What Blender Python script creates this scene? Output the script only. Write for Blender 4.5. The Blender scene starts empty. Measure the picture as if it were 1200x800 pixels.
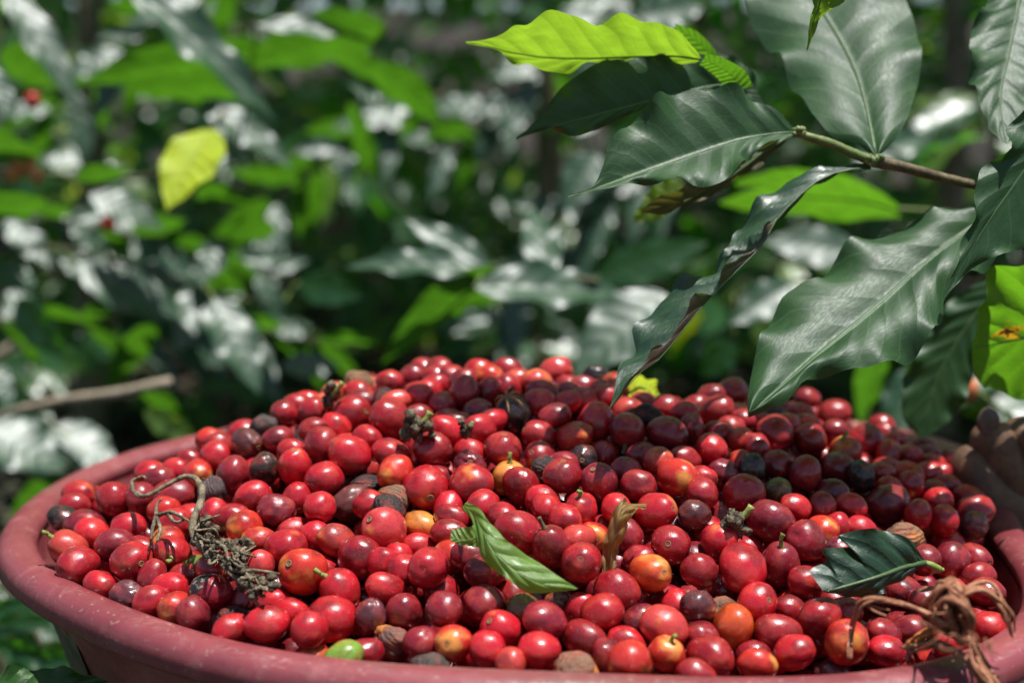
import bpy, math, random
import numpy as np
from mathutils import Vector, Matrix, Euler, noise as mnoise
random.seed(7); rng = np.random.default_rng(7)
S = bpy.context.scene; COL = S.collection
# ---------------------------------------------------------------- camera
FPX = 1600.0; PITCH = math.radians(9.0); CAM = Vector((0.0, -0.617, 0.472))
cd = bpy.data.cameras.new('camera'); cam = bpy.data.objects.new('camera', cd); COL.objects.link(cam)
cam.location = CAM; cam.rotation_euler = (math.pi/2-PITCH, 0, 0)
cd.lens = 36*FPX/1200; cd.sensor_width = 36; cd.clip_start = 0.02; cd.clip_end = 400
cd.dof.use_dof = True; cd.dof.focus_distance = 0.497; cd.dof.aperture_fstop = 6.0; cd.dof.aperture_blades = 0
S.camera = cam
# ---------------------------------------------------------------- sky, sun, exposure
SUN = Vector((0.20, -0.08, 0.97)).normalized()
w = bpy.data.worlds.new('World'); S.world = w; w.use_nodes = True
nt = w.node_tree; nt.nodes.clear()
sk = nt.nodes.new('ShaderNodeTexSky'); sk.sky_type = 'NISHITA'; sk.sun_disc = False
sk.sun_elevation = math.asin(SUN.z); sk.sun_rotation = math.atan2(SUN.x, SUN.y)
bg = nt.nodes.new('ShaderNodeBackground'); bg.inputs[1].default_value = 0.075
wo = nt.nodes.new('ShaderNodeOutputWorld'); nt.links.new(sk.outputs[0], bg.inputs[0]); nt.links.new(bg.outputs[0], wo.inputs[0])
sl = bpy.data.lights.new('sun', 'SUN'); sl.energy = 5.0; sl.angle = math.radians(0.53); sl.color = (1, .985, .955)
so = bpy.data.objects.new('sun', sl); COL.objects.link(so); so.rotation_euler = SUN.to_track_quat('Z', 'Y').to_euler()
S.view_settings.view_transform = 'Standard'; S.view_settings.look = 'None'
S.view_settings.exposure = 0.40; S.view_settings.gamma = 1
S.cycles.max_bounces = 8; S.cycles.transmission_bounces = 4; S.cycles.caustics_reflective = False; S.cycles.caustics_refractive = False
S.cycles.sample_clamp_indirect = 6
# ---------------------------------------------------------------- helpers
def ray(x, y):
    a = (x-600)/FPX; b = (400-y)/FPX
    return Vector((a, math.cos(PITCH)+b*math.sin(PITCH), -math.sin(PITCH)+b*math.cos(PITCH)))
def at(x, y, D): return CAM + ray(x, y)*D
def onz(x, y, z):
    r = ray(x, y); return CAM + r*((z-CAM.z)/r.z)
def proj(p):
    d = Vector(p)-CAM; D = d.y*math.cos(PITCH)-d.z*math.sin(PITCH); u = d.y*math.sin(PITCH)+d.z*math.cos(PITCH)
    if D < .02: return None
    return 600+FPX*d.x/D, 400-FPX*u/D, D
def link(o, parent=None):
    COL.objects.link(o)
    if parent is not None: o.parent = parent
    return o
def tag(o, label=None, cat=None, group=None, kind=None):
    for k, v in (('label', label), ('category', cat), ('group', group), ('kind', kind)):
        if v: o[k] = v
    return o
def empty(name, loc, label, cat, group=None):
    o = bpy.data.objects.new(name, None); o.location = loc; o.empty_display_size = .02; link(o)
    bpy.context.view_layer.update() if False else None
    return tag(o, label, cat, group)
def mesh(name, V, F, mat=None, smooth=True, uv=None):
    me = bpy.data.meshes.new(name); me.from_pydata([tuple(v) for v in V], [], F)
    if smooth: me.polygons.foreach_set('use_smooth', [True]*len(me.polygons))
    if uv is not None:
        l = me.uv_layers.new(name='UVMap'); vi = np.empty(len(me.loops), np.int32); me.loops.foreach_get('vertex_index', vi)
        l.data.foreach_set('uv', np.asarray(uv, np.float32)[vi].ravel())
    if mat: me.materials.append(mat)
    me.update(); return me
def part(name, me, parent=None, world=True):
    """link a mesh whose vertices are in world coordinates under an un-rotated parent at its location"""
    o = bpy.data.objects.new(name, me); link(o, parent)
    if parent is not None and world:
        l = Vector((0, 0, 0)); p = parent
        while p is not None: l += p.location; p = p.parent
        o.location = -l
    return o
def catmull(P, n):
    P = np.asarray(P, float); m = len(P)
    seg = np.linalg.norm(np.diff(P, axis=0), axis=1); s = np.r_[0, np.cumsum(seg)]; s /= s[-1]
    E = np.vstack([2*P[0]-P[1], P, 2*P[-1]-P[-2]]); out = []
    for t in np.linspace(0, 1, n):
        i = min(max(np.searchsorted(s, t, side='right')-1, 0), m-2); u = (t-s[i])/max(s[i+1]-s[i], 1e-9)
        a, b, c, d = E[i], E[i+1], E[i+2], E[i+3]
        out.append(.5*((2*b)+(-a+c)*u+(2*a-5*b+4*c-d)*u*u+(-a+3*b-3*c+d)*u**3))
    return np.array(out)
def tube(P, R, k=8, n=None, rough=0.0, seed=0, caps=True):
    """tapered tube along points; R number or list"""
    if n: 
        Rr = np.interp(np.linspace(0, 1, n), np.linspace(0, 1, len(R)) if hasattr(R, '__len__') else [0, 1], R if hasattr(R, '__len__') else [R, R])
        P = catmull(P, n)
    else:
        P = np.asarray(P, float); Rr = np.asarray(R if hasattr(R, '__len__') else [R]*len(P), float)
    r_ = np.random.default_rng(seed); V = []; F = []
    T = np.gradient(P, axis=0); up = np.array([.13, .2, 1.0])
    for i in range(len(P)):
        t = T[i]/max(np.linalg.norm(T[i]), 1e-9); a = np.cross(t, up); 
        if np.linalg.norm(a) < .05: a = np.cross(t, [1, 0, 0])
        a /= np.linalg.norm(a); b = np.cross(t, a)
        for j in range(k):
            th = 2*math.pi*j/k; rr = Rr[i]*(1+rough*r_.uniform(-1, 1))
            V.append(P[i]+rr*(a*math.cos(th)+b*math.sin(th)))
    for i in range(len(P)-1):
        for j in range(k):
            F.append((i*k+j, i*k+(j+1) % k, (i+1)*k+(j+1) % k, (i+1)*k+j))
    if caps: F.append(tuple(range(k))[::-1]); F.append(tuple((len(P)-1)*k+j for j in range(k)))
    return V, F
def join(*vf):
    V = []; F = []
    for v, f in vf:
        o = len(V); V += list(v); F += [tuple(i+o for i in q) for q in f]
    return V, F
def blob(c, r, sc=(1, 1, 1), n=2, amp=.25, seed=0, freq=1.5):
    """lumpy icosphere-like ball from a lat-long grid"""
    V = []; F = []; a, b = 5*n, 3*n+1; off = Vector((seed*3.1, seed*1.7, seed*.9))
    for i in range(b):
        th = math.pi*i/(b-1)
        for j in range(a):
            ph = 2*math.pi*j/a; d = Vector((math.sin(th)*math.cos(ph), math.sin(th)*math.sin(ph), math.cos(th)))
            if i in (0, b-1): d = Vector((0, 0, 1 if i == 0 else -1))
            k = 1+amp*mnoise.noise(d*freq+off)
            V.append(Vector(c)+Vector((d.x*sc[0], d.y*sc[1], d.z*sc[2]))*(r*k))
    for i in range(b-1):
        for j in range(a):
            F.append((i*a+j, i*a+(j+1) % a, (i+1)*a+(j+1) % a, (i+1)*a+j)[::-1])
    return V, F
# ---------------------------------------------------------------- materials
class NM:
    def __init__(s, name):
        s.m = bpy.data.materials.new(name); s.m.use_nodes = True; s.t = s.m.node_tree; s.t.nodes.clear()
        s.out = s.t.nodes.new('ShaderNodeOutputMaterial')
    def n(s, kind, **k):
        x = s.t.nodes.new('ShaderNode'+kind)
        for a, b in k.items():
            if hasattr(x, a) and a not in ('Scale', 'Detail'): setattr(x, a, b)
        return x
    def l(s, a, b): s.t.links.new(a, b)
    def val(s, sock, v):
        if isinstance(v, (int, float)): sock.default_value = v
        elif isinstance(v, tuple): sock.default_value = v+(1,) if len(v) == 3 and sock.type == 'RGBA' else v
        else: s.l(v, sock)
    def math(s, op, a, b=0.5, c=None, clamp=False):
        x = s.n('Math', operation=op, use_clamp=clamp); s.val(x.inputs[0], a); s.val(x.inputs[1], b)
        if c is not None: s.val(x.inputs[2], c)
        return x.outputs[0]
    def mix(s, f, a, b, mode='MIX'):
        x = s.n('Mix', data_type='RGBA', blend_type=mode); x.clamp_factor = True
        s.val(x.inputs[0], f); s.val(x.inputs[6], a); s.val(x.inputs[7], b); return x.outputs[2]
    def noise(s, scale, detail=3, rough=.55, vec=None, dist=0):
        x = s.n('TexNoise'); x.inputs['Scale'].default_value = scale; x.inputs['Detail'].default_value = detail
        x.inputs['Roughness'].default_value = rough; x.inputs['Distortion'].default_value = dist
        if vec is not None: s.l(vec, x.inputs['Vector'])
        return x.outputs['Fac']
    def step(s, v, a, b, lo=0.0, hi=1.0):
        x = s.n('MapRange', interpolation_type='SMOOTHSTEP'); s.val(x.inputs[0], v)
        for i, q in enumerate((a, b, lo, hi)): s.val(x.inputs[i+1], q)
        return x.outputs[0]
    def bump(s, h, st, dist=.001, nrm=None):
        x = s.n('Bump'); x.inputs['Strength'].default_value = st; x.inputs['Distance'].default_value = dist; s.l(h, x.inputs['Height'])
        if nrm is not None: s.l(nrm, x.inputs['Normal'])
        return x.outputs[0]
    def bsdf(s, col, rough, bump=None, spec=.5, coat=0, coatr=.1, sss=0):
        p = s.n('BsdfPrincipled'); s.val(p.inputs['Base Color'], col); s.val(p.inputs['Roughness'], rough)
        p.inputs['Specular IOR Level'].default_value = spec; s.val(p.inputs['Coat Weight'], coat); p.inputs['Coat Roughness'].default_value = coatr
        if sss: p.inputs['Subsurface Weight'].default_value = sss; p.inputs['Subsurface Radius'].default_value = (.004, .001, .0005); p.inputs['Subsurface Scale'].default_value = 1
        if bump is not None: s.l(bump, p.inputs['Normal'])
        return p.outputs[0]
    def done(s, sh): s.l(sh, s.out.inputs[0]); return s.m
def obj_coord(N, jitter=True):
    tc = N.n('TexCoord'); oi = N.n('ObjectInfo'); v = N.n('VectorMath', operation='ADD')
    c = N.n('CombineXYZ'); r = N.math('MULTIPLY', oi.outputs['Random'], 37.0)
    for i in range(3): N.l(r, c.inputs[i])
    N.l(tc.outputs['Object'], v.inputs[0]); N.l(c.outputs[0], v.inputs[1]); return v.outputs[0], oi, tc
def cherry_mat(name, attr=False, shriv=0.0):
    N = NM(name); vec, oi, tc = obj_coord(N)
    if attr:
        a = N.n('Attribute', attribute_name='tint'); colr = a.outputs['Color']; alpha = a.outputs['Alpha']
        g = N.n('NewGeometry'); v2 = N.n('VectorMath', operation='SCALE'); N.l(g.outputs['Position'], v2.inputs[0]); v2.inputs['Scale'].default_value = 140; vec = v2.outputs[0]
    else: colr = oi.outputs['Color']; alpha = oi.outputs['Alpha']
    big = N.noise(1.1, 2, .5, vec); mid = N.noise(3.2, 4, .6, vec); fine = N.noise(16, 3, .6, vec)
    # mottled ripening: darker and lighter patches of the same skin
    c = N.mix(N.step(mid, .35, .68), colr, N.mix(.55, colr, (.9, .18, .10), 'MULTIPLY'))
    c = N.mix(N.step(big, .50, .66, 0, .36), c, N.mix(.5, c, (.78, .10, .05)))
    if not attr:
        sp = N.n('SeparateXYZ'); N.l(tc.outputs['Object'], sp.inputs[0])
        m = N.math('ADD', N.math('MULTIPLY', sp.outputs['Z'], .34), N.math('MULTIPLY', big, 1.25))
        th = N.math('SUBTRACT', 1.22, N.math('MULTIPLY', alpha, .62))
        bl = N.step(N.math('SUBTRACT', m, th), -.16, .22)
    else: bl = N.math('MULTIPLY', N.step(big, .45, .6), alpha)
    bl = N.math('MULTIPLY', bl, N.step(alpha, .02, .25))
    c = N.mix(bl, c, N.mix(mid, (.66, .13, .02), (.74, .38, .07)))
    side = N.noise(.75, 1, .5, vec); c = N.mix(N.step(side, .47, .36, 0, .62), c, N.mix(1.0, c, (.30, .22, .34), 'MULTIPLY'))
    # dust, lenticel dots and scuffs
    vo = N.n('TexVoronoi', feature='F1'); vo.inputs['Scale'].default_value = 4.2; N.l(vec, vo.inputs['Vector'])
    dots = N.math('MULTIPLY', N.step(vo.outputs['Distance'], .085, .045), N.step(mid, .48, .56))
    c = N.mix(N.math('MULTIPLY', dots, .6), c, (.55, .30, .20))
    vo2 = N.n('TexVoronoi', feature='F1'); vo2.inputs['Scale'].default_value = 2.1; N.l(vec, vo2.inputs['Vector'])
    brown = N.math('MULTIPLY', N.step(vo2.outputs['Distance'], .16, .07), N.step(fine, .50, .58))
    c = N.mix(N.math('MULTIPLY', brown, .85), c, (.05, .016, .010))
    lo = N.noise(2.2, 5, .7, vec, .6); c = N.mix(N.step(lo, .56, .70, 0, .6), c, N.mix(.8, c, (.34, .12, .16), 'MULTIPLY'))
    c = N.mix(N.step(lo, .36, .27, 0, .30), c, (.62, .16, .11))
    dust = N.math('MULTIPLY', N.step(fine, .50, .72, .02 if not shriv else 0, .19 if not shriv else .45), N.step(mid, .42, .60, .25, 1.0))
    c = N.mix(dust, c, (.50, .34, .28))
    h = N.math('ADD', N.math('MULTIPLY', mid, .5), N.math('MULTIPLY', fine, .16+shriv))
    if shriv:
        wv = N.n('TexWave'); wv.inputs['Scale'].default_value = 1.3; wv.inputs['Distortion'].default_value = 7; wv.inputs['Detail'].default_value = 3; N.l(vec, wv.inputs['Vector'])
        h = N.math('ADD', h, N.math('MULTIPLY', wv.outputs['Fac'], .5))
        return N.done(N.bsdf(c, N.step(mid, .3, .7, .42, .7), N.bump(h, .55, .0012), .4))
    nb = N.bump(h, .34, .0008)
    return N.done(N.bsdf(c, N.step(lo, .38, .62, .24, .42), nb, .5, N.step(lo, .62, .42, .15, .6), .07, .0))
M = {}
M['cherry'] = cherry_mat('cherry_skin'); M['dry'] = cherry_mat('dried_cherry_skin', shriv=.7); M['pile'] = cherry_mat('cherry_skin_of_pile', attr=True)
def half_mat():
    N = NM('half_rotten_skin'); vec, oi, tc = obj_coord(N, False); sp = N.n('SeparateXYZ'); N.l(tc.outputs['Object'], sp.inputs[0])
    f = N.noise(2.6, 4, .6, vec); m = N.step(N.math('ADD', sp.outputs['Z'], N.math('MULTIPLY', N.math('SUBTRACT', f, .5), 1.3)), -.02, .22)
    c = N.mix(m, oi.outputs['Color'], N.mix(N.step(f, .5, .62), (.012, .008, .008), (.30, .24, .18)))
    return N.done(N.bsdf(c, N.math('MULTIPLY_ADD', m, .3, .3), N.bump(f, .4, .001), .5, .2, .15))
M['half'] = half_mat()
def simple(name, c1, c2, scale, rough=.6, bump=.3, dist=.001, spec=.4, detail=4, coat=0, glob=False, stretch=None):
    N = NM(name); tc = N.n('TexCoord'); v = tc.outputs['Object']
    if stretch:
        mp = N.n('Mapping'); mp.inputs['Scale'].default_value = stretch; N.l(v, mp.inputs[0]); v = mp.outputs[0]
    f = N.noise(scale, detail, .6, v); g = N.noise(scale*4.3, 3, .6, v)
    c = N.mix(N.step(f, .32, .68), c1, c2); c = N.mix(N.step(g, .35, .7, 0, .5), c, tuple(q*.55 for q in c1))
    return N.done(N.bsdf(c, rough, N.bump(N.math('ADD', f, N.math('MULTIPLY', g, .5)), bump, dist), spec, coat))
M['stem_green'] = simple('green_stem', (.20, .28, .05), (.34, .36, .10), 300, .5)
M['scar'] = simple('scar_disc', (.16, .07, .03), (.42, .26, .12), 500, .7)
M['husk'] = simple('dry_husk', (.30, .15, .06), (.50, .30, .14), 260, .75)
M['stalk'] = simple('dried_stalk', (.10, .075, .045), (.34, .27, .17), 260, .85, .6, .0015)
M['crust'] = simple('dried_flower_crust', (.045, .036, .022), (.26, .21, .13), 330, .9, .9, .002)
M['raffia'] = simple('raffia_fibre', (.27, .09, .04), (.50, .24, .13), 120, .7, .5, .0008, stretch=(1, 3, 3))
M['raffia_orange'] = simple('orange_raffia', (.50, .12, .02), (.62, .24, .06), 200, .7, .5, .0008)
M['twig'] = simple('young_twig', (.10, .065, .04), (.24, .20, .10), 160, .5, .4, .0006)
M['twig_green'] = simple('green_twig', (.11, .17, .04), (.22, .25, .08), 160, .45, .4, .0006)
M['bark_thin'] = simple('thin_coffee_branch', (.05, .055, .025), (.11, .10, .05), 60, .7, .4, .002)
M['stick'] = simple('pale_stick', (.28, .22, .15), (.46, .38, .27), 50, .7, .5, .003)
M['bark'] = simple('coffee_bark', (.14, .105, .07), (.30, .24, .17), 60, .8, .6, .004)
M['skin'] = simple('brown_skin', (.12, .062, .036), (.20, .11, .065), 90, .55, .45, .0009, .4)
M['nail'] = simple('finger_nail', (.13, .09, .07), (.19, .14, .11), 100, .35, .1)
M['sleeve'] = simple('dark_sleeve', (.03, .035, .04), (.05, .055, .06), 300, .9)
M['soil'] = simple('forest_soil', (.018, .012, .008), (.045, .030, .018), 9, .95, .8, .02)
M['berry'] = simple('unpicked_berry', (.42, .015, .015), (.55, .10, .03), 60, .35, .1)
M['green_patch'] = simple('greenish_patch', (.06, .08, .04), (.20, .21, .13), 30, .6, .3)
M['blossom'] = simple('orange_blossom', (.65, .16, .06), (.75, .35, .12), 90, .6, .2)
M['seed'] = simple('bare_seed', (.42, .36, .24), (.55, .48, .34), 200, .5)
def tub_mat():
    N = NM('maroon_plastic'); tc = N.n('TexCoord'); v = tc.outputs['Object']
    f = N.noise(14, 5, .65, v); g = N.noise(90, 4, .6, v); s = N.noise(420, 2, .5, v)
    c = N.mix(N.step(f, .3, .7), (.205, .034, .041), (.30, .060, .068))
    c = N.mix(N.step(g, .52, .72, 0, .45), c, (.40, .14, .13))
    mu = N.noise(5.5, 6, .7, v, .8); c = N.mix(N.step(mu, .56, .66, 0, .5), c, (.22, .115, .085)); c = N.mix(N.step(mu, .40, .32, 0, .5), c, (.15, .028, .036))
    mp = N.n('Mapping'); mp.inputs['Scale'].default_value = (1, 1, 7); mp.inputs['Rotation'].default_value = (.3, .7, .4); N.l(v, mp.inputs[0])
    wv = N.noise(45, 6, .75, mp.outputs[0], 2.5); sc = N.step(N.math('ABSOLUTE', N.math('SUBTRACT', wv, .5)), .010, .003)
    c = N.mix(N.math('MULTIPLY', sc, N.step(g, .42, .55, 0, .8)), c, (.10, .022, .028))
    c = N.mix(N.step(s, .64, .72, 0, .45), c, (.42, .27, .20))
    sp = N.n('TexVoronoi'); sp.inputs['Scale'].default_value = 55; N.l(v, sp.inputs['Vector'])
    c = N.mix(N.math('MULTIPLY', N.step(sp.outputs['Distance'], .10, .05), N.step(f, .48, .55)), c, (.48, .40, .24))
    h = N.math('ADD', N.math('MULTIPLY', g, .5), N.math('ADD', N.math('MULTIPLY', s, .35), N.math('MULTIPLY', sc, -.4)))
    return N.done(N.bsdf(c, N.step(g, .3, .7, .30, .48), N.bump(h, .35, .0008), .8, .15, .2))
M['tub'] = tub_mat()
M['tub_wall'] = simple('greenish_maroon_plastic', (.075, .018, .02), (.10, .11, .055), 22, .5, .3, .001)  # maroon mottled with green
def leaf_mat(name, dark, light, trans, tw=.3, rough=.36, veins=8.0, veincol=(.10, .19, .07), spots=False, flip=False, vary=0.0, coat=.15, coatr=.25, bumpst=.5, under=None, spec=.5):
    N = NM(name); uv = N.n('UVMap'); sp = N.n('SeparateXYZ'); N.l(uv.outputs[0], sp.inputs[0]); u, v = sp.outputs['X'], sp.outputs['Y']
    tc = N.n('TexCoord'); oi = N.n('ObjectInfo')
    f = N.noise(6, 4, .6, uv.outputs[0]); fine = N.noise(60, 3, .6, uv.outputs[0])
    av = N.math('ABSOLUTE', N.math('SUBTRACT', v, .5))          # 0 at midrib, .5 at margin
    ph = N.math('SUBTRACT', N.math('MULTIPLY', u, veins), N.math('MULTIPLY', av, 2.6))
    ph = N.math('ADD', ph, N.math('MULTIPLY', f, .35))
    fr = N.math('ABSOLUTE', N.math('SUBTRACT', N.math('FRACT', ph), .5))
    lat = N.step(fr, .030, .008); midm = N.step(av, .020, .008)
    ve = N.math('MAXIMUM', N.math('MULTIPLY', lat, .45), midm)
    c = N.mix(N.step(f, .3, .7), dark, light)
    if vary:
        r = oi.outputs['Random']; c = N.mix(N.step(r, .55, 1.0, 0, vary), c, (.20, .30, .03)); c = N.mix(N.step(r, .25, 0, 0, vary), c, (.012, .035, .018))
        trc = N.mix(N.step(r, .45, 1.0, 0, 1), trans, (.55, .80, .06))
    else: trc = N.mix(N.step(f, .3, .7), trans, tuple(q*.75 for q in trans))
    c = N.mix(N.math('MULTIPLY', ve, .75), c, veincol)
    trc = N.mix(N.math('MULTIPLY', ve, .6), trc, tuple(q*.45 for q in trans))
    if spots:
        a = N.n('VectorMath', operation='DISTANCE'); N.l(uv.outputs[0], a.inputs[0]); a.inputs[1].default_value = spots[0]
        d = N.math('ADD', a.outputs['Value'], N.math('MULTIPLY', N.math('SUBTRACT', N.noise(9, 4, .7, uv.outputs[0]), .5), .55))
        y = N.step(d, spots[1]*1.6, spots[1]*.8); b = N.step(N.math('ADD', d, N.math('MULTIPLY', fine, .05)), spots[1]*.75, spots[1]*.45)
        c = N.mix(y, c, (.70, .42, .02)); c = N.mix(b, c, (.08, .03, .01)); trc = N.mix(y, trc, (.9, .5, .02)); trc = N.mix(b, trc, (.1, .03, .01))
    if under is not None:
        g = N.n('NewGeometry'); c = N.mix(N.math('SUBTRACT', 1.0, g.outputs['Backfacing']) if flip else g.outputs['Backfacing'], c, under)
    bl = N.noise(26, 2, .5, uv.outputs[0]); c = N.mix(N.step(bl, .70, .76, 0, .5), c, (.12, .10, .03))
    quilt = N.math('MULTIPLY', N.math('SINE', N.math('MULTIPLY', N.math('FRACT', ph), math.pi)), 1.0)
    h = N.math('ADD', N.math('MULTIPLY', quilt, .0 if bumpst == 0 else .6), N.math('MULTIPLY', fine, .14)); h = N.math('SUBTRACT', h, N.math('MULTIPLY', midm, .5))
    nb = N.bump(h, bumpst, .0022)
    sh = N.bsdf(c, N.step(fine, .3, .7, rough, rough+.12), nb, spec, coat, coatr)
    tr = N.n('BsdfTranslucent'); N.l(trc, tr.inputs[0]); N.l(nb, tr.inputs['Normal'])
    mx = N.n('MixShader'); mx.inputs[0].default_value = tw; N.l(sh, mx.inputs[1]); N.l(tr.outputs[0], mx.inputs[2]); return N.done(mx.outputs[0])
M['leaf'] = leaf_mat('glossy_coffee_leaf', (.014, .052, .014), (.028, .082, .020), (.09, .28, .02), .18, .45, 9, coat=.0, bumpst=.26, spec=.5)
M['leaf_bg'] = leaf_mat('coffee_leaf_of_hedge', (.007, .045, .012), (.016, .085, .016), (.16, .58, .02), .36, .32, 7, vary=.5, coat=.2, bumpst=.22, spec=.8, coatr=.2)
M['leaf_silver'] = leaf_mat('sheeny_coffee_leaf', (.008, .040, .014), (.018, .070, .020), (.10, .30, .02), .14, .37, 7, coat=.06, bumpst=.20, spec=.8)
M['leaf_mid'] = leaf_mat('sunlit_green_leaf', (.05, .14, .02), (.08, .20, .02), (.20, .52, .02), .46, .4, 9, (.05, .14, .02), coat=0)
M['leaf_bright'] = leaf_mat('young_bright_leaf', (.10, .20, .02), (.16, .28, .03), (.36, .62, .03), .56, .42, 9, (.07, .16, .02), coat=.05)
M['leaf_green'] = leaf_mat('mid_green_leaf', (.025, .085, .015), (.045, .13, .02), (.13, .38, .015), .42, .33, 9, (.16, .26, .05), coat=.1)
M['leaf_yellow'] = leaf_mat('yellow_leaf', (.42, .56, .015), (.52, .62, .02), (.75, .90, .04), .35, .45, 8, (.30, .34, .03), coat=0)
M['leaf_spot'] = leaf_mat('rust_spotted_leaf', (.09, .21, .02), (.13, .28, .03), (.26, .66, .02), .46, .33, 7, (.10, .2, .04), spots=((.74, .41, 0), .045))
M['leaf_brown'] = leaf_mat('brown_leaf_underside', (.05, .06, .02), (.10, .095, .03), (.20, .22, .03), .3, .5, 9, (.2, .1, .05))
M['litter'] = simple('rotting_leaf_litter', (.018, .022, .010), (.055, .045, .022), 30, .7, .3)
M['leaf_curl'] = leaf_mat('withered_leaf', (.13, .05, .035), (.36, .26, .05), (.6, .4, .05), .3, .5, 5, (.35, .25, .08))
M['leaf_torn'] = leaf_mat('torn_dark_leaf', (.008, .030, .016), (.018, .055, .022), (.08, .25, .02), .15, .33, 6, (.10, .2, .06))
M['leaf_scrap'] = leaf_mat('fresh_leaf_scrap', (.11, .23, .03), (.19, .36, .06), (.35, .7, .05), .4, .33, 6, (.22, .36, .09))
M['leaf_hang'] = leaf_mat('curled_coffee_leaf', (.016, .048, .028), (.030, .075, .036), (.12, .3, .02), .2, .30, 11, under=(.085, .050, .032), flip=True)
# ---------------------------------------------------------------- ground
def gz(x, y): return .05*max(0.0, y-1.2) + .02*mnoise.noise(Vector((x*1.3, y*1.3, 0)))*min(1, max(0, (y-.4)))
def build_ground():
    xs = np.r_[-60, -25, np.linspace(-8, 8, 65), 25, 60]; ys = np.r_[-40, -12, -4, np.linspace(-2, 9, 70), 20, 60]
    V = [(x, y, gz(x, y) if y < 9.1 else gz(x, 9)+(y-9)*.1) for y in ys for x in xs]; n = len(xs)
    F = [(j*n+i, j*n+i+1, (j+1)*n+i+1, (j+1)*n+i) for j in range(len(ys)-1) for i in range(n-1)]
    tag(part('ground', mesh('ground', V, F, M['soil'])), 'dark leaf-littered soil under the coffee trees', kind='structure')
build_ground()
# ---------------------------------------------------------------- tub
ZR = .30; TC = Vector((.014, .0, 0))
RIM = [(20,635),(27,615),(42,598),(81,570),(135,547),(203,528),(259,515),(321,502),(560,482),(798,482),(1005,503),(1105,527),(1150,565),(1178,612),(1196,650),(1214,690),(38,672),(85,706),(148,735),(233,761),(320,780),(430,797),(560,809),(710,816),(860,813),(981,802),(1062,790),(1153,775),(1204,757)]
def fit_rim(order=6):
    A = []; b = []
    for x, y in RIM:
        q = onz(x, y, ZR)-TC; th = math.atan2(q.y, q.x)
        A.append([1]+[f(k*th) for k in range(1, order+1) for f in (math.cos, math.sin)]); b.append(math.hypot(q.x, q.y))
    A = np.array(A); reg = np.diag([0]+[.02*k**2 for k in range(1, order+1) for _ in (0, 1)])
    return np.linalg.solve(A.T@A+reg, A.T@np.array(b)), order
RC, RO = fit_rim()
def rim_r(th):
    return float(RC[0]+sum(RC[2*k-1]*math.cos(k*th)+RC[2*k]*math.sin(k*th) for k in range(1, RO+1)))
def build_tub():
    t = empty('plastic_tub', (TC.x, TC.y, 0), 'large round maroon plastic tub with rolled rim, heaped with red coffee cherries', 'tub')
    n = 160
    def sweep(prof, closed):
        V = []; F = []; m = len(prof)
        for i in range(n):
            th = 2*math.pi*i/n; R = rim_r(th); wob = .0012*math.sin(3*th+1)+.0008*math.sin(7*th)
            for dr, z, fr in prof:
                r = (R+dr)*fr; V.append((TC.x+r*math.cos(th), TC.y+r*math.sin(th), z+wob*(z > .2)))
        for i in range(n):
            for j in range(m if closed else m-1):
                F.append((i*m+j, i*m+(j+1) % m, ((i+1) % n)*m+(j+1) % m, ((i+1) % n)*m+j)[::-1])
        return V, F
    prof = [(.0080*math.cos(a)+(.0015 if math.sin(a) < 0 else 0), ZR-.001+.0060*math.sin(a)-(.0022 if math.sin(a) < 0 else 0), 1) for a in np.linspace(0, 2*math.pi, 16, endpoint=False)]
    part('rim', mesh('rim', *sweep(prof, True), M['tub']), t)
    out = [(-.003, ZR-.006, 1), (-.007, ZR-.018, 1), (-.009, ZR-.03, .985), (-.009, .22, .90), (-.009, .14, .83), (-.009, .05, .77), (-.009, .006, .74), (-.012, .0, .72)]
    inn = [(-.02, .004, .70), (-.015, .05, .75), (-.013, .14, .82), (-.013, .22, .885), (-.012, ZR-.03, .965), (-.0095, ZR-.016, 1), (-.0072, ZR-.004, 1)]
    V, F = sweep(out+inn, False); m = len(out+inn)
    F.append(tuple(i*m+7 for i in range(n))); F.append(tuple(i*m+8 for i in range(n))[::-1])
    part('wall', mesh('wall', V, F, M['tub']), t)
    V = []; F = []; n2 = 30; pr = [(-.0055, .279, .985), (-.0060, .262, .965), (-.0065, .245, .945), (-.0068, .228, .922)]  # thin greenish patch standing just off the outer wall at the left
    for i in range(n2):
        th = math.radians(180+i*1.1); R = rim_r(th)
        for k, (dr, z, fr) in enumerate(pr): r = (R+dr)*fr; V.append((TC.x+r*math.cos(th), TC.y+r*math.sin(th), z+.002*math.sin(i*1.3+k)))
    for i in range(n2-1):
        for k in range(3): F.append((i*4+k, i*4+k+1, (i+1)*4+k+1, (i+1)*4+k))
    part('green_patch', mesh('green_patch', V, F, M['green_patch']), t)
    # raised ribs round the outer wall
    rb = [(-.006+.004*math.cos(a), .236+.004*math.sin(a), .915) for a in np.linspace(-1.6, 1.6, 7)]
    part('rib', mesh('rib', *sweep(rb, False), M['tub']), t)
build_tub()
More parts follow.
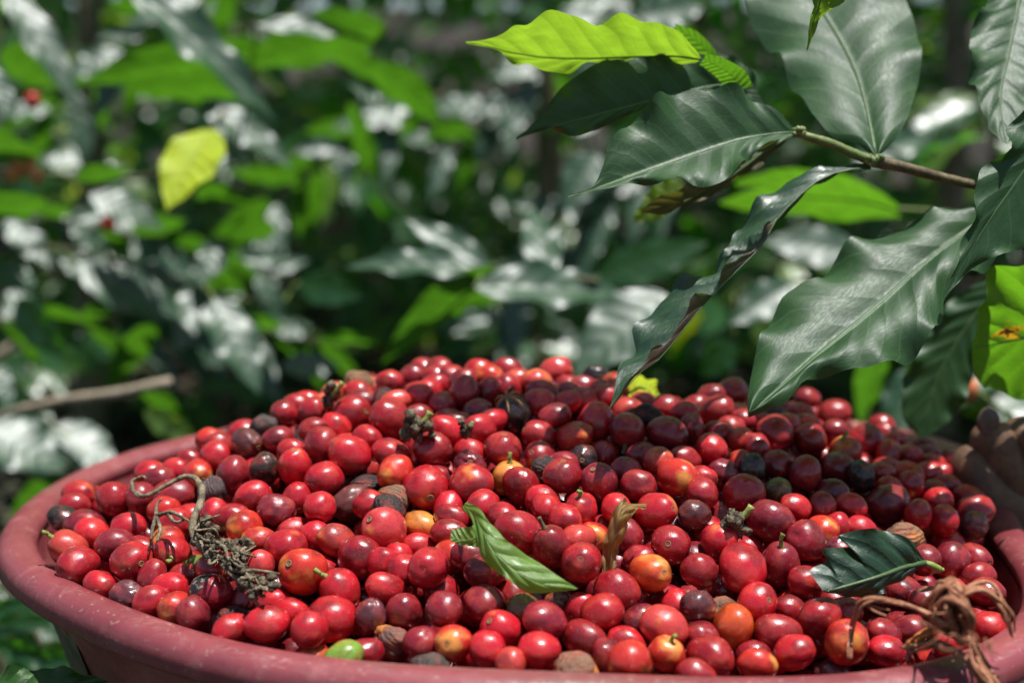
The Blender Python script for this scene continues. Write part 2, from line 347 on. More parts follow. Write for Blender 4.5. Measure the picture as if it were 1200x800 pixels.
# ---------------------------------------------------------------- the heap of cherries
DATA = """
@40 500 5
262 395 102 85 R
240 450 92 68 C
175 540 98 85 K
300 555 130 72 D
345 625 105 95 R
200 715 125 103 P s -120 -90
480 690 118 100 D
555 577 105 78 R
468 420 105 105 C
630 415 90 95 D
815 392 128 95 D
738 285 72 52 D
685 250 85 52 R
825 232 68 45 R
962 258 98 60 O e 50 20
922 178 52 40 C
1067 172 97 88 R
1035 75 85 70 O
1095 75 70 42 C
1045 365 60 72 Z
1060 510 90 95 R
760 490 105 85 O
820 565 110 85 R
790 680 115 92 O e -40 -40
805 745 115 108 R s 25 5
905 500 50 40 R
630 685 45 38 C
@40 620 5
570 188 120 120 R e 85 0
260 205 123 95 C e -60 10
390 325 102 82 R
543 380 105 80 B
685 417 112 88 R
800 325 113 75 R
830 465 110 90 O e -30 0
880 260 60 60 C
1055 220 100 78 R
1035 368 127 108 H
965 200 50 40 G
1130 120 40 60 R
690 245 45 60 C
930 470 70 80 D
@240 420 5
170 680 98 112 D
1085 140 85 72 R
760 182 87 48 O
905 112 65 38 T
905 185 80 58 R
945 240 82 60 C
862 320 118 112 C
1082 347 120 112 C
632 308 92 80 C s 70 -60
468 322 80 82 C
535 250 65 42 C
602 220 45 28 R
700 240 45 35 P
768 388 92 68 R
635 400 90 60 C
685 505 100 108 C
850 565 127 122 R
955 455 75 60 R
1090 545 112 82 C
1115 662 110 98 O e -50 50
528 632 95 115 R e 0 -100
515 525 75 50 R
433 468 93 78 D
250 483 103 76 B e 75 20
220 400 80 45 R
352 378 48 42 Z
350 645 95 100 K
700 705 117 102 R
@240 540 5
285 200 112 82 R
175 335 115 90 C
60 310 90 95 R
545 200 70 75 R
418 287 118 97 W
672 266 92 85 R
860 245 123 105 B
950 142 80 60 K
1080 250 90 52 K
1110 182 58 38 T
965 222 50 48 R
1050 400 133 125 P
232 378 113 78 O e -40 -30
320 458 108 78 O
475 515 130 122 R
575 640 133 145 O e -60 -60
795 740 135 100 R s -95 -80
530 385 90 55 R
655 430 85 80 R
770 465 118 105 P
905 562 130 125 C
1050 585 70 82 R
1170 620 75 70 R
1130 530 40 45 R
318 578 35 48 P
@240 640 5
150 470 95 68 R
362 452 135 112 R
610 485 108 110 R e 50 -10
740 425 152 132 R
815 610 93 55 G
935 595 62 50 C
1095 550 103 97 T
970 395 80 95 B
1165 380 110 105 D
400 310 78 60 R
500 365 70 60 R
245 295 70 65 D
170 395 65 35 K
1055 230 102 77 R
@420 410 5
438 583 117 106 C
515 475 105 92 R
350 272 95 88 R
410 225 60 55 R
455 195 72 52 C
495 312 72 68 R
622 250 95 102 C
345 362 75 45 C
322 140 55 50 D
440 135 76 44 C
465 80 65 38 C
385 82 55 30 C
552 125 45 35 C
615 145 60 35 C
708 108 75 54 R
768 145 70 60 O
880 85 66 40 C
868 230 92 90 C s 20 -5
762 225 50 68 C
700 335 78 46 D
925 160 60 50 P
1157 115 100 77 P
1045 150 58 36 P
1080 222 105 48 C
1065 310 103 85 R
1150 385 95 80 D
907 378 120 108 K d
712 465 98 92 R
590 398 65 33 C
528 368 50 22 C
847 582 110 105 C e 10 -95
652 575 84 55 R
648 655 108 70 W e 10 -20
663 785 135 122 R e 0 -110
885 750 105 105 Y s 5 -100
955 795 110 120 C e 5 -65
1058 500 105 86 C
1068 630 105 88 C e -55 -30
1095 700 75 75 K
455 735 85 60 D
398 810 130 128 R e 30 40
780 385 50 42 R
215 275 55 38 P
150 255 25 30 K
515 700 28 40 P
@440 530 5
268 415 91 75 Y
428 458 98 75 C
448 355 78 48 C
625 322 104 105 R
252 537 100 73 R
308 675 128 118 R e -25 -10
440 595 88 82 O
550 575 60 50 D
833 468 146 132 C
1035 550 100 130 C s -40 -115
1005 327 90 92 R
1112 368 50 70 R e 25 30
650 670 130 85 D
745 335 35 35 R
975 225 28 22 R
430 290 50 55 R
@440 640 5
402 365 112 112 D
640 335 120 115 D
455 567 110 108 O e -30 -20
655 600 108 112 R
735 485 130 112 R e -70 -60
992 432 130 112 D
957 612 128 118 R
865 355 80 75 Q
1085 335 84 88 B e -10 -70
320 665 105 50 Z
785 650 32 50 P
270 545 75 75 D
@640 410 5
98 735 110 105 C e 0 -95
215 300 100 85 C
120 280 48 40 R
128 220 73 35 C
298 142 62 56 K
403 175 42 37 O
358 262 60 58 R
297 212 48 33 C
220 188 42 30 D
132 178 52 25 C
298 418 104 108 R
163 512 113 97 O e 80 -40
475 472 112 106 C s -15 88
710 478 125 92 D
850 460 75 90 D
583 373 68 52 K
478 332 62 52 P
575 292 65 42 C
695 320 88 60 C
808 350 86 46 R
875 305 60 38 C
1000 355 107 88 C
1097 245 88 90 C
970 245 52 42 C
1130 350 40 35 O
1080 430 70 42 C
1005 470 90 60 C
967 582 101 88 R e -20 -20
562 605 80 68 D
658 645 90 78 P e 5 -65
812 618 74 58 C
335 600 75 75 C e 55 20
215 625 88 62 K e -10 -5
95 620 40 22 D
@640 530 5
205 328 102 90 R s -8 -80
310 172 103 118 D e -35 -80
467 100 80 80 D
540 190 106 90 C
768 142 121 101 O e 80 10
1040 120 90 80 W
910 122 40 35 R
915 235 106 85 D e 35 -70
415 330 95 95 R
640 340 130 103 R e 90 -20
867 368 96 95 B
730 540 126 103 C e -30 -20
1018 515 110 110 R e 0 -100
898 690 108 110 C e -50 -70
612 695 127 95 A e 65 -15
478 490 62 110 D
555 600 60 50 C
207 645 111 128 R e -10 -40
188 490 85 70 P
272 475 65 72 O e 10 -10
@640 640 5
205 340 48 62 R
180 680 130 58 T
415 258 133 125 C
327 390 130 120 C
228 540 128 110 C
470 548 103 80 R
690 465 145 115 P
706 625 107 92 O s 20 -85
488 680 158 62 O
963 615 146 84 C e 70 10
1092 470 125 138 A
887 350 108 100 B
772 325 65 68 R
905 510 75 60 D e 30 -20
555 400 68 55 D
878 700 78 32 C
1040 335 50 32 T
700 285 65 55 D
360 600 40 50 D
@820 430 5
437 385 110 107 D
647 425 103 98 D
625 330 95 60 R
590 255 86 48 C
630 183 80 64 D
787 270 95 82 D
790 368 72 62 D
972 438 112 103 C
245 430 85 80 O
850 485 108 75 O s -28 -70
812 590 108 100 D
617 622 96 108 D
448 568 93 85 D
305 590 68 88 K
945 640 85 98 K
245 545 58 55 O
453 718 67 64 Q e 25 -10
1060 612 75 60 C
775 720 85 65 D
430 250 60 30 Z
455 215 55 30 D
505 300 45 28 R
338 300 52 42 C
245 295 45 45 C
335 450 50 60 D
@820 540 5
264 190 125 112 D
415 350 142 120 D
620 470 123 122 D
470 610 113 140 D s -5 -120
250 625 138 145 R
625 710 108 105 C
722 388 74 56 O e 30 10
795 365 46 66 R
937 372 84 48 R
815 480 105 45 W
710 255 70 78 D
882 270 103 85 R
1110 135 88 42 R
1105 250 130 118 D
558 270 95 85 R
@840 640 5
238 325 115 120 R e 55 -30
440 355 78 62 C
603 412 133 115 C
355 500 140 108 C
455 603 122 85 R
760 560 152 112 O e -50 -50
995 588 90 62 R
238 665 118 70 O
215 600 40 35 C
740 370 85 70 D
970 490 100 70 D
1130 470 90 70 D
@980 480 5.44
330 265 60 78 O
370 190 70 62 R
310 125 70 38 C
288 75 80 42 D
465 478 95 93 D e 10 -35
520 665 72 105 R
687 705 98 105 R
875 735 92 90 B
650 572 88 68 R e -40 -30
703 475 88 68 C
608 495 62 45 C
845 540 112 62 R
882 622 125 82 D
460 385 95 52 O
580 390 70 58 R
645 378 45 38 R
615 318 75 38 O
560 207 70 28 D
580 258 70 35 D
712 290 50 42 D
462 280 68 60 D
325 332 40 30 D
@980 600 5.44
425 125 130 60 T
565 300 88 100 D s 55 45
733 310 118 118 D
880 268 80 55 C e 65 20
910 375 75 48 C
965 495 112 80 C
990 715 135 80 R
575 515 50 40 D
728 790 45 35 R
430 510 120 105 D
"""
def surf(x, y):
    xr = x/(.24 if x > 0 else .23); r = math.hypot(xr, y/.2); return .30+.068-.068*r**1.6
def on_heap(x, y, lift=0.0):
    best = None
    for k in range(560):
        t = .33+k*.001; q = CAM+ray(x, y)*t; g = q.z-surf(q.x, q.y)-lift
        if g < 0: return q, t
        if best is None or g < best[0]: best = (g, q, t)
    return best[1], best[2]
def read_cherries():
    L = []
    for l in DATA.split('\n'):
        t = l.split()
        if not t: continue
        if t[0][0] == '@': ox, oy, s = float(t[0][1:]), float(t[1]), float(t[2]); continue
        x, y, rx, ry = map(float, t[:4])
        if ry < .8*rx and rx < 150: y = y-ry+.82*rx; ry = .82*rx
        vis = rx*ry
        if rx < .8*ry: rx = .85*ry
        fl = t[5] if len(t) > 5 else ''; dx, dy = (float(t[6])/s, float(t[7])/s) if len(t) > 7 else (0, 0)
        if t[4] == 'D' and ox+x/s > 820 and oy+y/s < 615 and len(L) % 4: t[4] = 'C'  # dark cherries in the shaded right rear coloured lighter to offset the shade
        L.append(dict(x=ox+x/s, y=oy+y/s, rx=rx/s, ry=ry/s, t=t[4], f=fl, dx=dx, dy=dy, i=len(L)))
    out = []
    for c in L:
        if all(math.hypot(c['x']-o['x'], c['y']-o['y']) > 7 for o in out): out.append(c)
    return out
CH = read_cherries()
def place_cherries():
    n = len(CH); P = []; dirs = []; T = np.zeros(n); R = np.zeros(n)
    for i, c in enumerate(CH):
        q, t = on_heap(c['x'], c['y']); r = math.sqrt(c['rx']*c['ry'])*t/FPX
        if r < .0060:
            k = .0060/r; c['y'] += c['ry']*(k-1)*.8; c['rx'] *= k; c['ry'] *= k; r = .0060
            q, t = on_heap(c['x'], c['y']); t += .003; r = math.sqrt(c['rx']*c['ry'])*t/FPX
        T[i] = t; R[i] = r
    D = np.array([list(ray(c['x'], c['y'])) for c in CH]); g = np.array([math.sqrt(c['rx']*c['ry']) for c in CH])/FPX
    T0 = T.copy(); C = np.array(CAM); yy = np.array([c['y']+.5*c['ry'] for c in CH])
    for it in range(220):
        P = C+D*T[:, None]; R = g*T
        d = P[:, None]-P[None]; dist = np.sqrt((d**2).sum(2))+np.eye(n); ov = (R[:, None]+R[None])*.97-dist; np.fill_diagonal(ov, 0)
        I, J = np.where(np.triu(ov, 1) > .0003)
        if len(I) == 0: break
        dT = np.zeros(n)
        for i, j in zip(I, J):
            a, b = (i, j) if (T[i]+.0006*(yy[j]-yy[i])) > T[j] else (j, i)     # a is behind b
            dT[a] += ov[i, j]*.35; dT[b] -= ov[i, j]*.18
        T += np.clip(dT, -.002, .002); T += (T0-T)*.02
    P = C+D*T[:, None]; R = g*T*1.0
    print('cherry overlaps left', len(I), 'max shift', np.abs(T-T0).max(), 'R', R.min(), R.max())
    return P, R, T
CP, CR, CT = place_cherries()
def cherry_verts(a, b, kind, seed):
    V = []; UVs = []; off = Vector((seed*5.3+1, seed*2.9, seed*1.1))
    for i in range(b):
        th = math.pi*i/(b-1)
        for j in range(a):
            ph = 2*math.pi*j/a; d = Vector((math.sin(th)*math.cos(ph), math.sin(th)*math.sin(ph), math.cos(th)))
            r = 1+.095*mnoise.noise(d*1.1+off)+.026*math.cos(2*ph+seed)*math.sin(th)+.026*mnoise.noise(d*2.6+off)
            r -= .07*math.exp(-(th/.20)**2); r += .02*math.exp(-((math.pi-th)/.5)**2)
            if kind == 'wrinkled':
                q = d*2.2+off; r += .06*mnoise.noise(q)-.07*abs(mnoise.noise(Vector((d.x*5, d.y*5, d.z*1.6))+off))*2
            if kind == 'shrivelled':
                r += .12*mnoise.noise(d*1.4+off)-.08*abs(mnoise.noise(Vector((d.x*3, d.y*3, d.z*1.2))+off))*2+.02
            V.append((d.x*r, d.y*r, d.z*r))
    F = []
    for i in range(b-1):
        for j in range(a):
            F.append((i*a+j, (i+1)*a+j, (i+1)*a+(j+1) % a, i*a+(j+1) % a))
    return V, F
def cherry_mesh(name, kind, seed, mat):
    a, b = (30, 20) if kind == 'plump' else (36, 24)
    V, F = cherry_verts(a, b, kind, seed)
    # merge pole rings into single points
    me = mesh(name, V, F, mat); import bmesh
    bm = bmesh.new(); bm.from_mesh(me); bmesh.ops.remove_doubles(bm, verts=bm.verts, dist=1e-5); bm.to_mesh(me); bm.free()
    me.polygons.foreach_set('use_smooth', [True]*len(me.polygons)); return me
PL = [cherry_mesh('cherry', 'plump', s, M['cherry']) for s in range(6)]
WR = [cherry_mesh('wrinkled_cherry', 'wrinkled', s, M['cherry']) for s in range(3)]
SH = [cherry_mesh('shrivelled_cherry', 'shrivelled', s, M['dry']) for s in range(4)]
HF = cherry_mesh('half_rotten_cherry', 'plump', 9, M['half'])
def scar_mesh():
    prof = [(0, .925), (.035, .935), (.05, .915), (.085, .925), (.115, .955), (.14, .95), (.165, .925)]
    V = []; F = []; k = 12
    for r, z in prof:
        for j in range(k): V.append((r*math.cos(2*math.pi*j/k)*(1+.08*math.sin(3*j)), r*math.sin(2*math.pi*j/k), z+.004*math.sin(j*2.3)))
    for i in range(len(prof)-1):
        for j in range(k): F.append((i*k+j, (i+1)*k+j, (i+1)*k+(j+1) % k, i*k+(j+1) % k))
    return mesh('scar', V, F, M['scar'])
SC = scar_mesh()
def stem_mesh(seed, mat):
    b = random.Random(seed); P = [(0, 0, .88), (.01, .02, 1.05), (.05+b.uniform(-.1, .1), .06, 1.25), (.14+b.uniform(-.2, .2), .08, 1.48)]
    return mesh('stem', *tube(P, [.17, .11, .10, .13], 9, 10, .08, seed), mat)
ST = [stem_mesh(1, M['stem_green']), stem_mesh(2, M['stem_green']), stem_mesh(3, M['stem_green'])]; STB = stem_mesh(4, M['stalk'])
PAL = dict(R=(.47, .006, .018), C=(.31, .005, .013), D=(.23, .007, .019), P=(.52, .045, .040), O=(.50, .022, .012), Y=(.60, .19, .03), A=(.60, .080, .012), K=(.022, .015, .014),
           B=(.13, .035, .04), W=(.19, .014, .028), T=(.22, .125, .07), Z=(.075, .065, .06), G=(.16, .36, .03), Q=(.15, .095, .025), H=(.30, .008, .02))
BL = dict(A=.55, R=.12, C=.05, D=0, P=.22, O=.42, Y=1.0, Q=.3, G=0, K=0, B=.15, W=.05, T=.4, Z=0, H=0)
LM = [("the green leaf scrap", 600, 645), ("the dark torn leaf", 1015, 662), ("the curled brown leaf scrap", 727, 622), ("the lumpy dried stalk", 270, 650),
      ("the thin dried twig loop", 205, 585), ("the raffia knot", 1120, 712), ("the husk-wrapped black cherry", 601, 486), ("the small green cherry", 403, 762),
      ("the small yellow cherry", 494, 613), ("the grey dried front cherry", 459, 750), ("the orange dark-scarred cherry", 762, 669),
      ("the big orange front cherry", 858, 734), ("the yellowish stemmed cherry", 597, 560), ("the hand", 1135, 545),
      ("the hanging curled leaf's tip", 718, 468), ("the big drooping leaf's tip", 880, 482), ("the rough black cherry", 1009, 558),
      ("the half black cherry", 247, 694), ("the pale cherry on the crest", 651, 433), ("the black left-rim cherry", 75, 608),
      ("the brown calyx lump", 489, 501), ("the dark ring-scarred cherry", 1065, 568), ("the pale jutting stem", 398, 690),
      ("the pale orange left-rim cherry", 80, 643), ("the black left-slope cherry", 310, 549), ("the star-scarred dried cherry", 683, 535),
      ("the orange-cheeked middle cherry", 794, 558), ("the olive cherry", 911, 572), ("the tan dried front cherry", 676, 776),
      ("the raffia strand's hooked end", 998, 740), ("the orange cherry behind the strand", 992, 752)]
WORD = dict(A='orange', R='bright red', C='crimson', D='dark maroon', P='pale rosy', O='orange-tinged red', Y='orange-yellow', K='black dried', B='dull brownish', W='wrinkled dark',
            T='tan shrivelled', Z='grey dried', G='green unripe', Q='olive brown', H='half black')
SPECIAL = {(601, 486): 'black dried cherry wrapped in torn straw-coloured husk strips near the crest', (403, 762): 'small green unripe cherry peeping over the front rim',
           (494, 613): 'small round yellow cherry between big red ones', (459, 750): 'grey-brown dried cherry at the front rim right of the green one',
           (762, 669): 'glossy orange cherry with a dark end scar right of the curled brown leaf', (858, 734): 'big orange-yellow cherry standing tilted near the front rim',
           (597, 560): 'yellowish cherry with a short upright green stem', (247, 694): 'red cherry with one half rotted black, below the dried stalk', (651, 433): 'round pale red cherry highest on the rear crest',
           (75, 608): 'black cherry leaning on the left rim', (1065, 568): 'dark maroon cherry showing a round ring scar, left of the hand', (683, 535): 'dried black cherry with a straw-coloured star scar',
           (911, 572): 'olive brown cherry tucked under the dark red ones', (794, 558): 'glossy red cherry with an orange-yellow cheek in the middle', (80, 643): 'pale orange-red cherry with green stem touching the left rim',
           (310, 549): 'black dried cherry on the left slope', (676, 776): 'tan and black dried cherry against the front rim', (1009, 558): 'rough black cherry among glossy dark red ones'}
def make_cherries():
    order = sorted(range(len(CH)), key=lambda i: -(CH[i]['rx']*CH[i]['ry']+(400 if CH[i]['t'] in 'KTGZYHQA' or CH[i]['f'] else 0)+.35*(CH[i]['y']-600)))
    single = set(order[:300]); cells = {}; labels = {}
    for i in single:
        c = CH[i]; sp = [v for k, v in SPECIAL.items() if math.hypot(k[0]-c['x'], k[1]-c['y']) < 7]
        if sp and sp[0] not in labels.values(): labels[i] = sp[0]; continue
        k = min((m for m in LM if math.hypot(m[1]-c['x'], m[2]-c['y']) > 6), key=lambda m: math.hypot(m[1]-c['x'], m[2]-c['y']))
        dx, dy = c['x']-k[1], c['y']-k[2]; a = int(round(math.atan2(-dy, dx)/(math.pi/4))) % 8
        feat = ' with a stem' if c['f'] == 's' else (' showing its end scar' if c['f'] == 'e' else '')
        cells.setdefault((k[0], a, c['t'], feat), []).append((math.hypot(dx, dy), i))
    DIR = ['right of', 'up and right of', 'above', 'up and left of', 'left of', 'down and left of', 'below', 'down and right of']
    ORD = ['nearest', 'second nearest', 'third nearest', 'fourth nearest', 'fifth nearest', 'sixth nearest', 'seventh nearest']
    for (k, a, t, feat), v in cells.items():
        v.sort()
        for r, (d, i) in enumerate(v):
            pass
            labels[i] = f"{WORD[t]} cherry{feat} {DIR[a]} {k}" if len(v) == 1 else f"{WORD[t]} cherry{feat}, {ORD[min(r, 6)]} {DIR[a]} {k}"
    U = Vector((0, math.sin(PITCH), math.cos(PITCH))); X = Vector((1, 0, 0)); W = Vector((0, -math.cos(PITCH), math.sin(PITCH)))
    rest = []
    for i, c in enumerate(CH):
        rr = random.Random(i*13+5); t = CT[i]; px, py = 1.02*c['rx']*t/FPX, 1.02*c['ry']*t/FPX
        if c['f'] in 'es' and c['f']:
            a, b = c['dx']/c['rx'], -c['dy']/c['ry']; m = math.hypot(a, b)
            if m > .93: a, b = a/m*.93, b/m*.93
            z = math.sqrt(max(0, 1-a*a-b*b))
        else:
            q = c['rx']/c['ry']
            if q > 1.07: an = rr.uniform(-.45, .45)+(math.pi if rr.random() < .5 else 0); z = rr.uniform(-.5, .35)
            elif q < .95: an = math.pi/2+rr.uniform(-.4, .4)+(math.pi if rr.random() < .4 else 0); z = rr.uniform(-.5, .35)
            else: an = rr.uniform(0, 6.28); z = rr.choice([-.8, .45, -.6, .6])
            m = math.sqrt(1-z*z); a, b = m*math.cos(an), m*math.sin(an)
        pole = (X*a+U*b+W*z).normalized(); den = a*a-b*b
        if abs(den) > .15:
            k = (px*px-py*py)/den; p2 = px*px-k*a*a
            k = min(max(k, -.12*p2), .65*p2) if p2 > 0 else 0; p2 = (px*px+py*py-k*(a*a+b*b))/2
        else: k = .22*px*py; p2 = (px*px+py*py-k*(a*a+b*b))/2
        p = math.sqrt(max(p2, 1e-6)); qz = math.sqrt(max(p2+k, 1e-6))
        rot = pole.to_track_quat('Z', 'Y') @ Euler((0, 0, rr.uniform(0, 6.28))).to_quaternion()
        s = Vector((p*rr.uniform(.97, 1.03), p*rr.uniform(.97, 1.03), qz))
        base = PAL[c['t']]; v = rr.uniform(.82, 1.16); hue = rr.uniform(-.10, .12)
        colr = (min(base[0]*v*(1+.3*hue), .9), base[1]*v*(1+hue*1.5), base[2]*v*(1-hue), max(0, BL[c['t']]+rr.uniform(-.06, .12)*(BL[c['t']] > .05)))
        loc = Vector(CP[i]); tt = c['t']
        if i not in single: rest.append((loc, rot, s, colr, tt)); continue
        me = HF if tt == 'H' else (rr.choice(SH) if tt in 'TZ' or rr.random() < .5 else rr.choice(WR)) if tt in 'KTZ' else rr.choice(WR) if tt in 'BWQ' else rr.choice(PL)
        if c['f'] == 'd': me = PL[1]
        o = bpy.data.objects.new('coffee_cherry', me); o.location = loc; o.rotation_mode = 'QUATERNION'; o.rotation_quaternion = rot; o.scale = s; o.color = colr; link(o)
        tag(o, labels[i], 'coffee cherry', 'coffee cherries heaped in the tub')
        if c['f'] == 'e': k_ = bpy.data.objects.new('scar', SC); link(k_, o)
        elif c['f'] == 's':
            k_ = bpy.data.objects.new('stem', STB if (c['x'] > 640 and c['x'] < 650) or tt == 'C' else rr.choice(ST)); link(k_, o); k_.scale = (1, 1, 1)
        elif rr.random() < .40 and tt in 'RCDPO': k_ = bpy.data.objects.new('scar', SC); link(k_, o)
        if c['f'] == 'd':
            for q in range(6):
                a0 = q*1.05+rr.uniform(-.2, .2); Pp = [Vector((math.cos(a0)*r_, math.sin(a0)*r_, h_)) for r_, h_ in ((.05, 1.12), (.35, 1.12), (.62, .98), (.9+rr.uniform(-.1, .1), .62+rr.uniform(-.2, .2)))]
                k_ = bpy.data.objects.new('husk_strip', mesh('husk_strip', *tube(Pp, [.03, .07, .055, .02], 5, 9, .2, q), M['husk'])); link(k_, o)
            o.rotation_quaternion = (U*.75+X*-.25+W*.55).to_track_quat('Z', 'Y')
    return rest
REST = make_cherries()
def build_filler():
    pts = []; A = CP; r_ = random.Random(3); gx = .0135; kept = []
    cell = {}
    def near(p):
        k = (int(p.x/.016), int(p.y/.016), int(p.z/.016))
        return [q for a in (-1, 0, 1) for b in (-1, 0, 1) for c in (-1, 0, 1) for q in cell.get((k[0]+a, k[1]+b, k[2]+c), ())]
    def add(p, r): cell.setdefault((int(p.x/.016), int(p.y/.016), int(p.z/.016)), []).append((p, r))
    for p, r in zip(CP, CR): add(Vector(p), r)
    top = {}
    for c in CH:
        for k in range(int((c['x']-c['rx']*.8)//8), int((c['x']+c['rx']*.8)//8)+1): top[k] = min(top.get(k, 999), c['y']-c['ry']*.75)
    def crest(p, r):
        u, v, D = proj(p); k = int(u//8)
        ts = [top[q] for q in range(k-2, k+3) if q in top]
        return v-r*FPX/D < (max(ts) if len(ts) == 5 else 560+(0 if u > 40 else 60))
    for layer in range(2):
        y = -.24; row = 0
        while y < .25:
            x = -.25+(row % 2)*gx/2
            while x < .27:
                px, py = x+r_.uniform(-.003, .003), y+r_.uniform(-.003, .003); r = r_.uniform(.0060, .0074)
                th = math.atan2(py-TC.y, px-TC.x); ro = math.hypot(px-TC.x, py-TC.y)
                if ro < rim_r(th)-.0175:
                    hid = py > .03 and surf(px, py) > .25
                    z = max(surf(px, py), .272)-(.0100 if not hid else .004)-layer*.011
                    for k in range(14):
                        p = Vector((px, py, z))
                        if not crest(p, r) and all((p-q).length > .92*(r+s) for q, s in near(p)): break
                        z -= .002
                    else: x += gx; continue
                    add(p, r); kept.append((p, r))
                x += gx
            y += gx*.866; row += 1
    V = []; F = []; colr = []
    base = [cherry_verts(14, 9, 'plump', s) for s in range(3)]; basew = [cherry_verts(14, 9, 'shrivelled', s) for s in range(2)]
    hi = [cherry_verts(24, 16, 'plump', s) for s in range(3)]
    items = [(p, Euler((r_.uniform(0, 6), r_.uniform(0, 6), 0)).to_quaternion(), Vector((r, r, r*1.1)), None, None) for p, r in kept]+REST
    for p, q, s, c, t in items:
        if c is None:
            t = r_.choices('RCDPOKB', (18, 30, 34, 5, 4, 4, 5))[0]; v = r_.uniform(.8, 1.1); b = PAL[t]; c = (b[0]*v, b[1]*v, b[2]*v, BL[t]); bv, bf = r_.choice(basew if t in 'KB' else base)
        else: bv, bf = r_.choice(hi)
        m = q.to_matrix() @ Matrix.Diagonal(s); o = len(V)
        V += [m @ Vector(w_)+p for w_ in bv]; F += [tuple(i+o for i in f) for f in bf]; colr += [c]*len(bv)
    me = mesh('coffee_cherries', V, F, M['pile']); at_ = me.color_attributes.new('tint', 'FLOAT_COLOR', 'POINT')
    at_.data.foreach_set('color', np.array(colr, np.float32).ravel())
    tag(part('coffee_cherries', me), 'remaining coffee cherries packed between and under the others in the tub', kind='stuff')
    print('fillers', len(kept), 'rest', len(REST))
build_filler()
# ---------------------------------------------------------------- debris on the heap
def H(x, y, lift=.006): return on_heap(x, y, lift)[0]
def HP(pts, lift=.006): return [H(p[0], p[1], p[2] if len(p) > 2 else lift) for p in pts]
def build_stalk():
    P0 = H(250, 645, .008)
    t = empty('dried_fruit_stalk', P0, 'crooked grey dried fruit stalk with a lumpy crust lying on the cherries at left', 'dried twig')
    part('stalk', mesh('stalk', *tube(HP([(156, 575, .010), (170, 581, .013), (190, 571, .014), (214, 559, .015), (228, 560, .015), (237, 574, .015), (234, 592, .014), (226, 612, .013), (229, 630, .011), (242, 646, .009), (262, 655, .010), (280, 668, .010)]), [.0007, .0009, .0008, .0009, .0011, .0014, .0014, .0014, .0015, .0016, .0014, .0010], 9, 60, .16, 1), M['stalk']), t)
    br = [[(156, 575, .010), (155, 564, .012), (166, 558, .013), (171, 560, .012)], [(183, 604, .011), (200, 600, .013), (214, 606, .013), (222, 611, .013)], [(183, 604, .011), (184, 590, .012), (190, 584, .013)],
          [(183, 604, .011), (179, 618, .010), (177, 632, .009)], [(183, 604, .011), (188, 620, .010), (184, 634, .009)], [(197, 602, .012), (205, 611, .012), (216, 609, .012)],
          [(262, 655, .010), (274, 668, .012), (300, 668, .012), (328, 672, .010)], [(255, 650, .012), (262, 664, .011), (280, 680, .010), (300, 698, .008)], [(240, 640, .012), (262, 640, .015), (268, 655, .012), (290, 665, .012)],
          [(288, 680, .010), (296, 700, .008), (303, 707, .008)], [(155, 573, .01), (165, 582, .012), (188, 576, .012)]]
    for i, b in enumerate(br):
        part('side_twig', mesh('side_twig', *tube(HP(b), [.0008, .0007, .0004], 7, 20, .2, i+3), M['stalk']), t)
    r_ = random.Random(4); V, F = [], []
    path = [(236, 612), (240, 628), (250, 640), (266, 642), (280, 648), (290, 640), (282, 664), (288, 676), (300, 688), (312, 686), (246, 652), (270, 655)]
    bl = []
    for k, (x, y) in enumerate(path):
        for j in range(11):
            bl.append(blob(H(x+r_.gauss(0, 6), y+r_.gauss(0, 5.5), .008+r_.uniform(-.002, .006)), r_.uniform(.0006, .0018), (1, 1, .8), 3, .9, k*5+j, 3.0))
    part('crust', mesh('crust', *join(*bl), M['crust']), t)
    fl = [tube([H(x, y, .011), H(x+r_.uniform(-12, 12), y+r_.uniform(-10, 10), .016), H(x+r_.uniform(-22, 22), y+r_.uniform(-14, 14), .010)], [.0007, .0005, .0003], 5, 8, .3, x) for x, y in path for _ in (0, 1)]
    part('fibres', mesh('fibres', *join(*fl), M['stalk']), t)
build_stalk()
def calyx_lump(x, y, s, label, seed):
    P = H(x, y, .008); r_ = random.Random(seed); t = empty('dried_calyx', P, label, 'dried calyx', 'dried calyx remains on the cherries')
    part('crust', mesh('crust', *join(*[blob(P+Vector((r_.gauss(0, .45), r_.gauss(0, .3), r_.gauss(0, .5)))*s, s*r_.uniform(.25, .5), (1, 1, 1), 2, .7, seed+j, 2.2) for j in range(16)]), M['crust']), t)
    part('stem', mesh('stem', *tube([P, P+Vector((s*.6, -s*.2, s*.6)), P+Vector((s*1.1, -s*.1, s*1.3))], [s*.3, s*.22, s*.28], 7, 8, .2, seed), M['stem_green']), t)
calyx_lump(487, 503, .0055, 'grey-green dried calyx lump wedged between red cherries behind the middle', 11)
calyx_lump(388, 463, .0045, 'knobbly dried calyx sticking up on the left crest', 21)
calyx_lump(545, 505, .0030, 'small pale dried calyx beside the black cherry with husk strips', 31)
calyx_lump(862, 612, .0050, 'dark crumbly calyx debris in the gap right of the middle', 41)
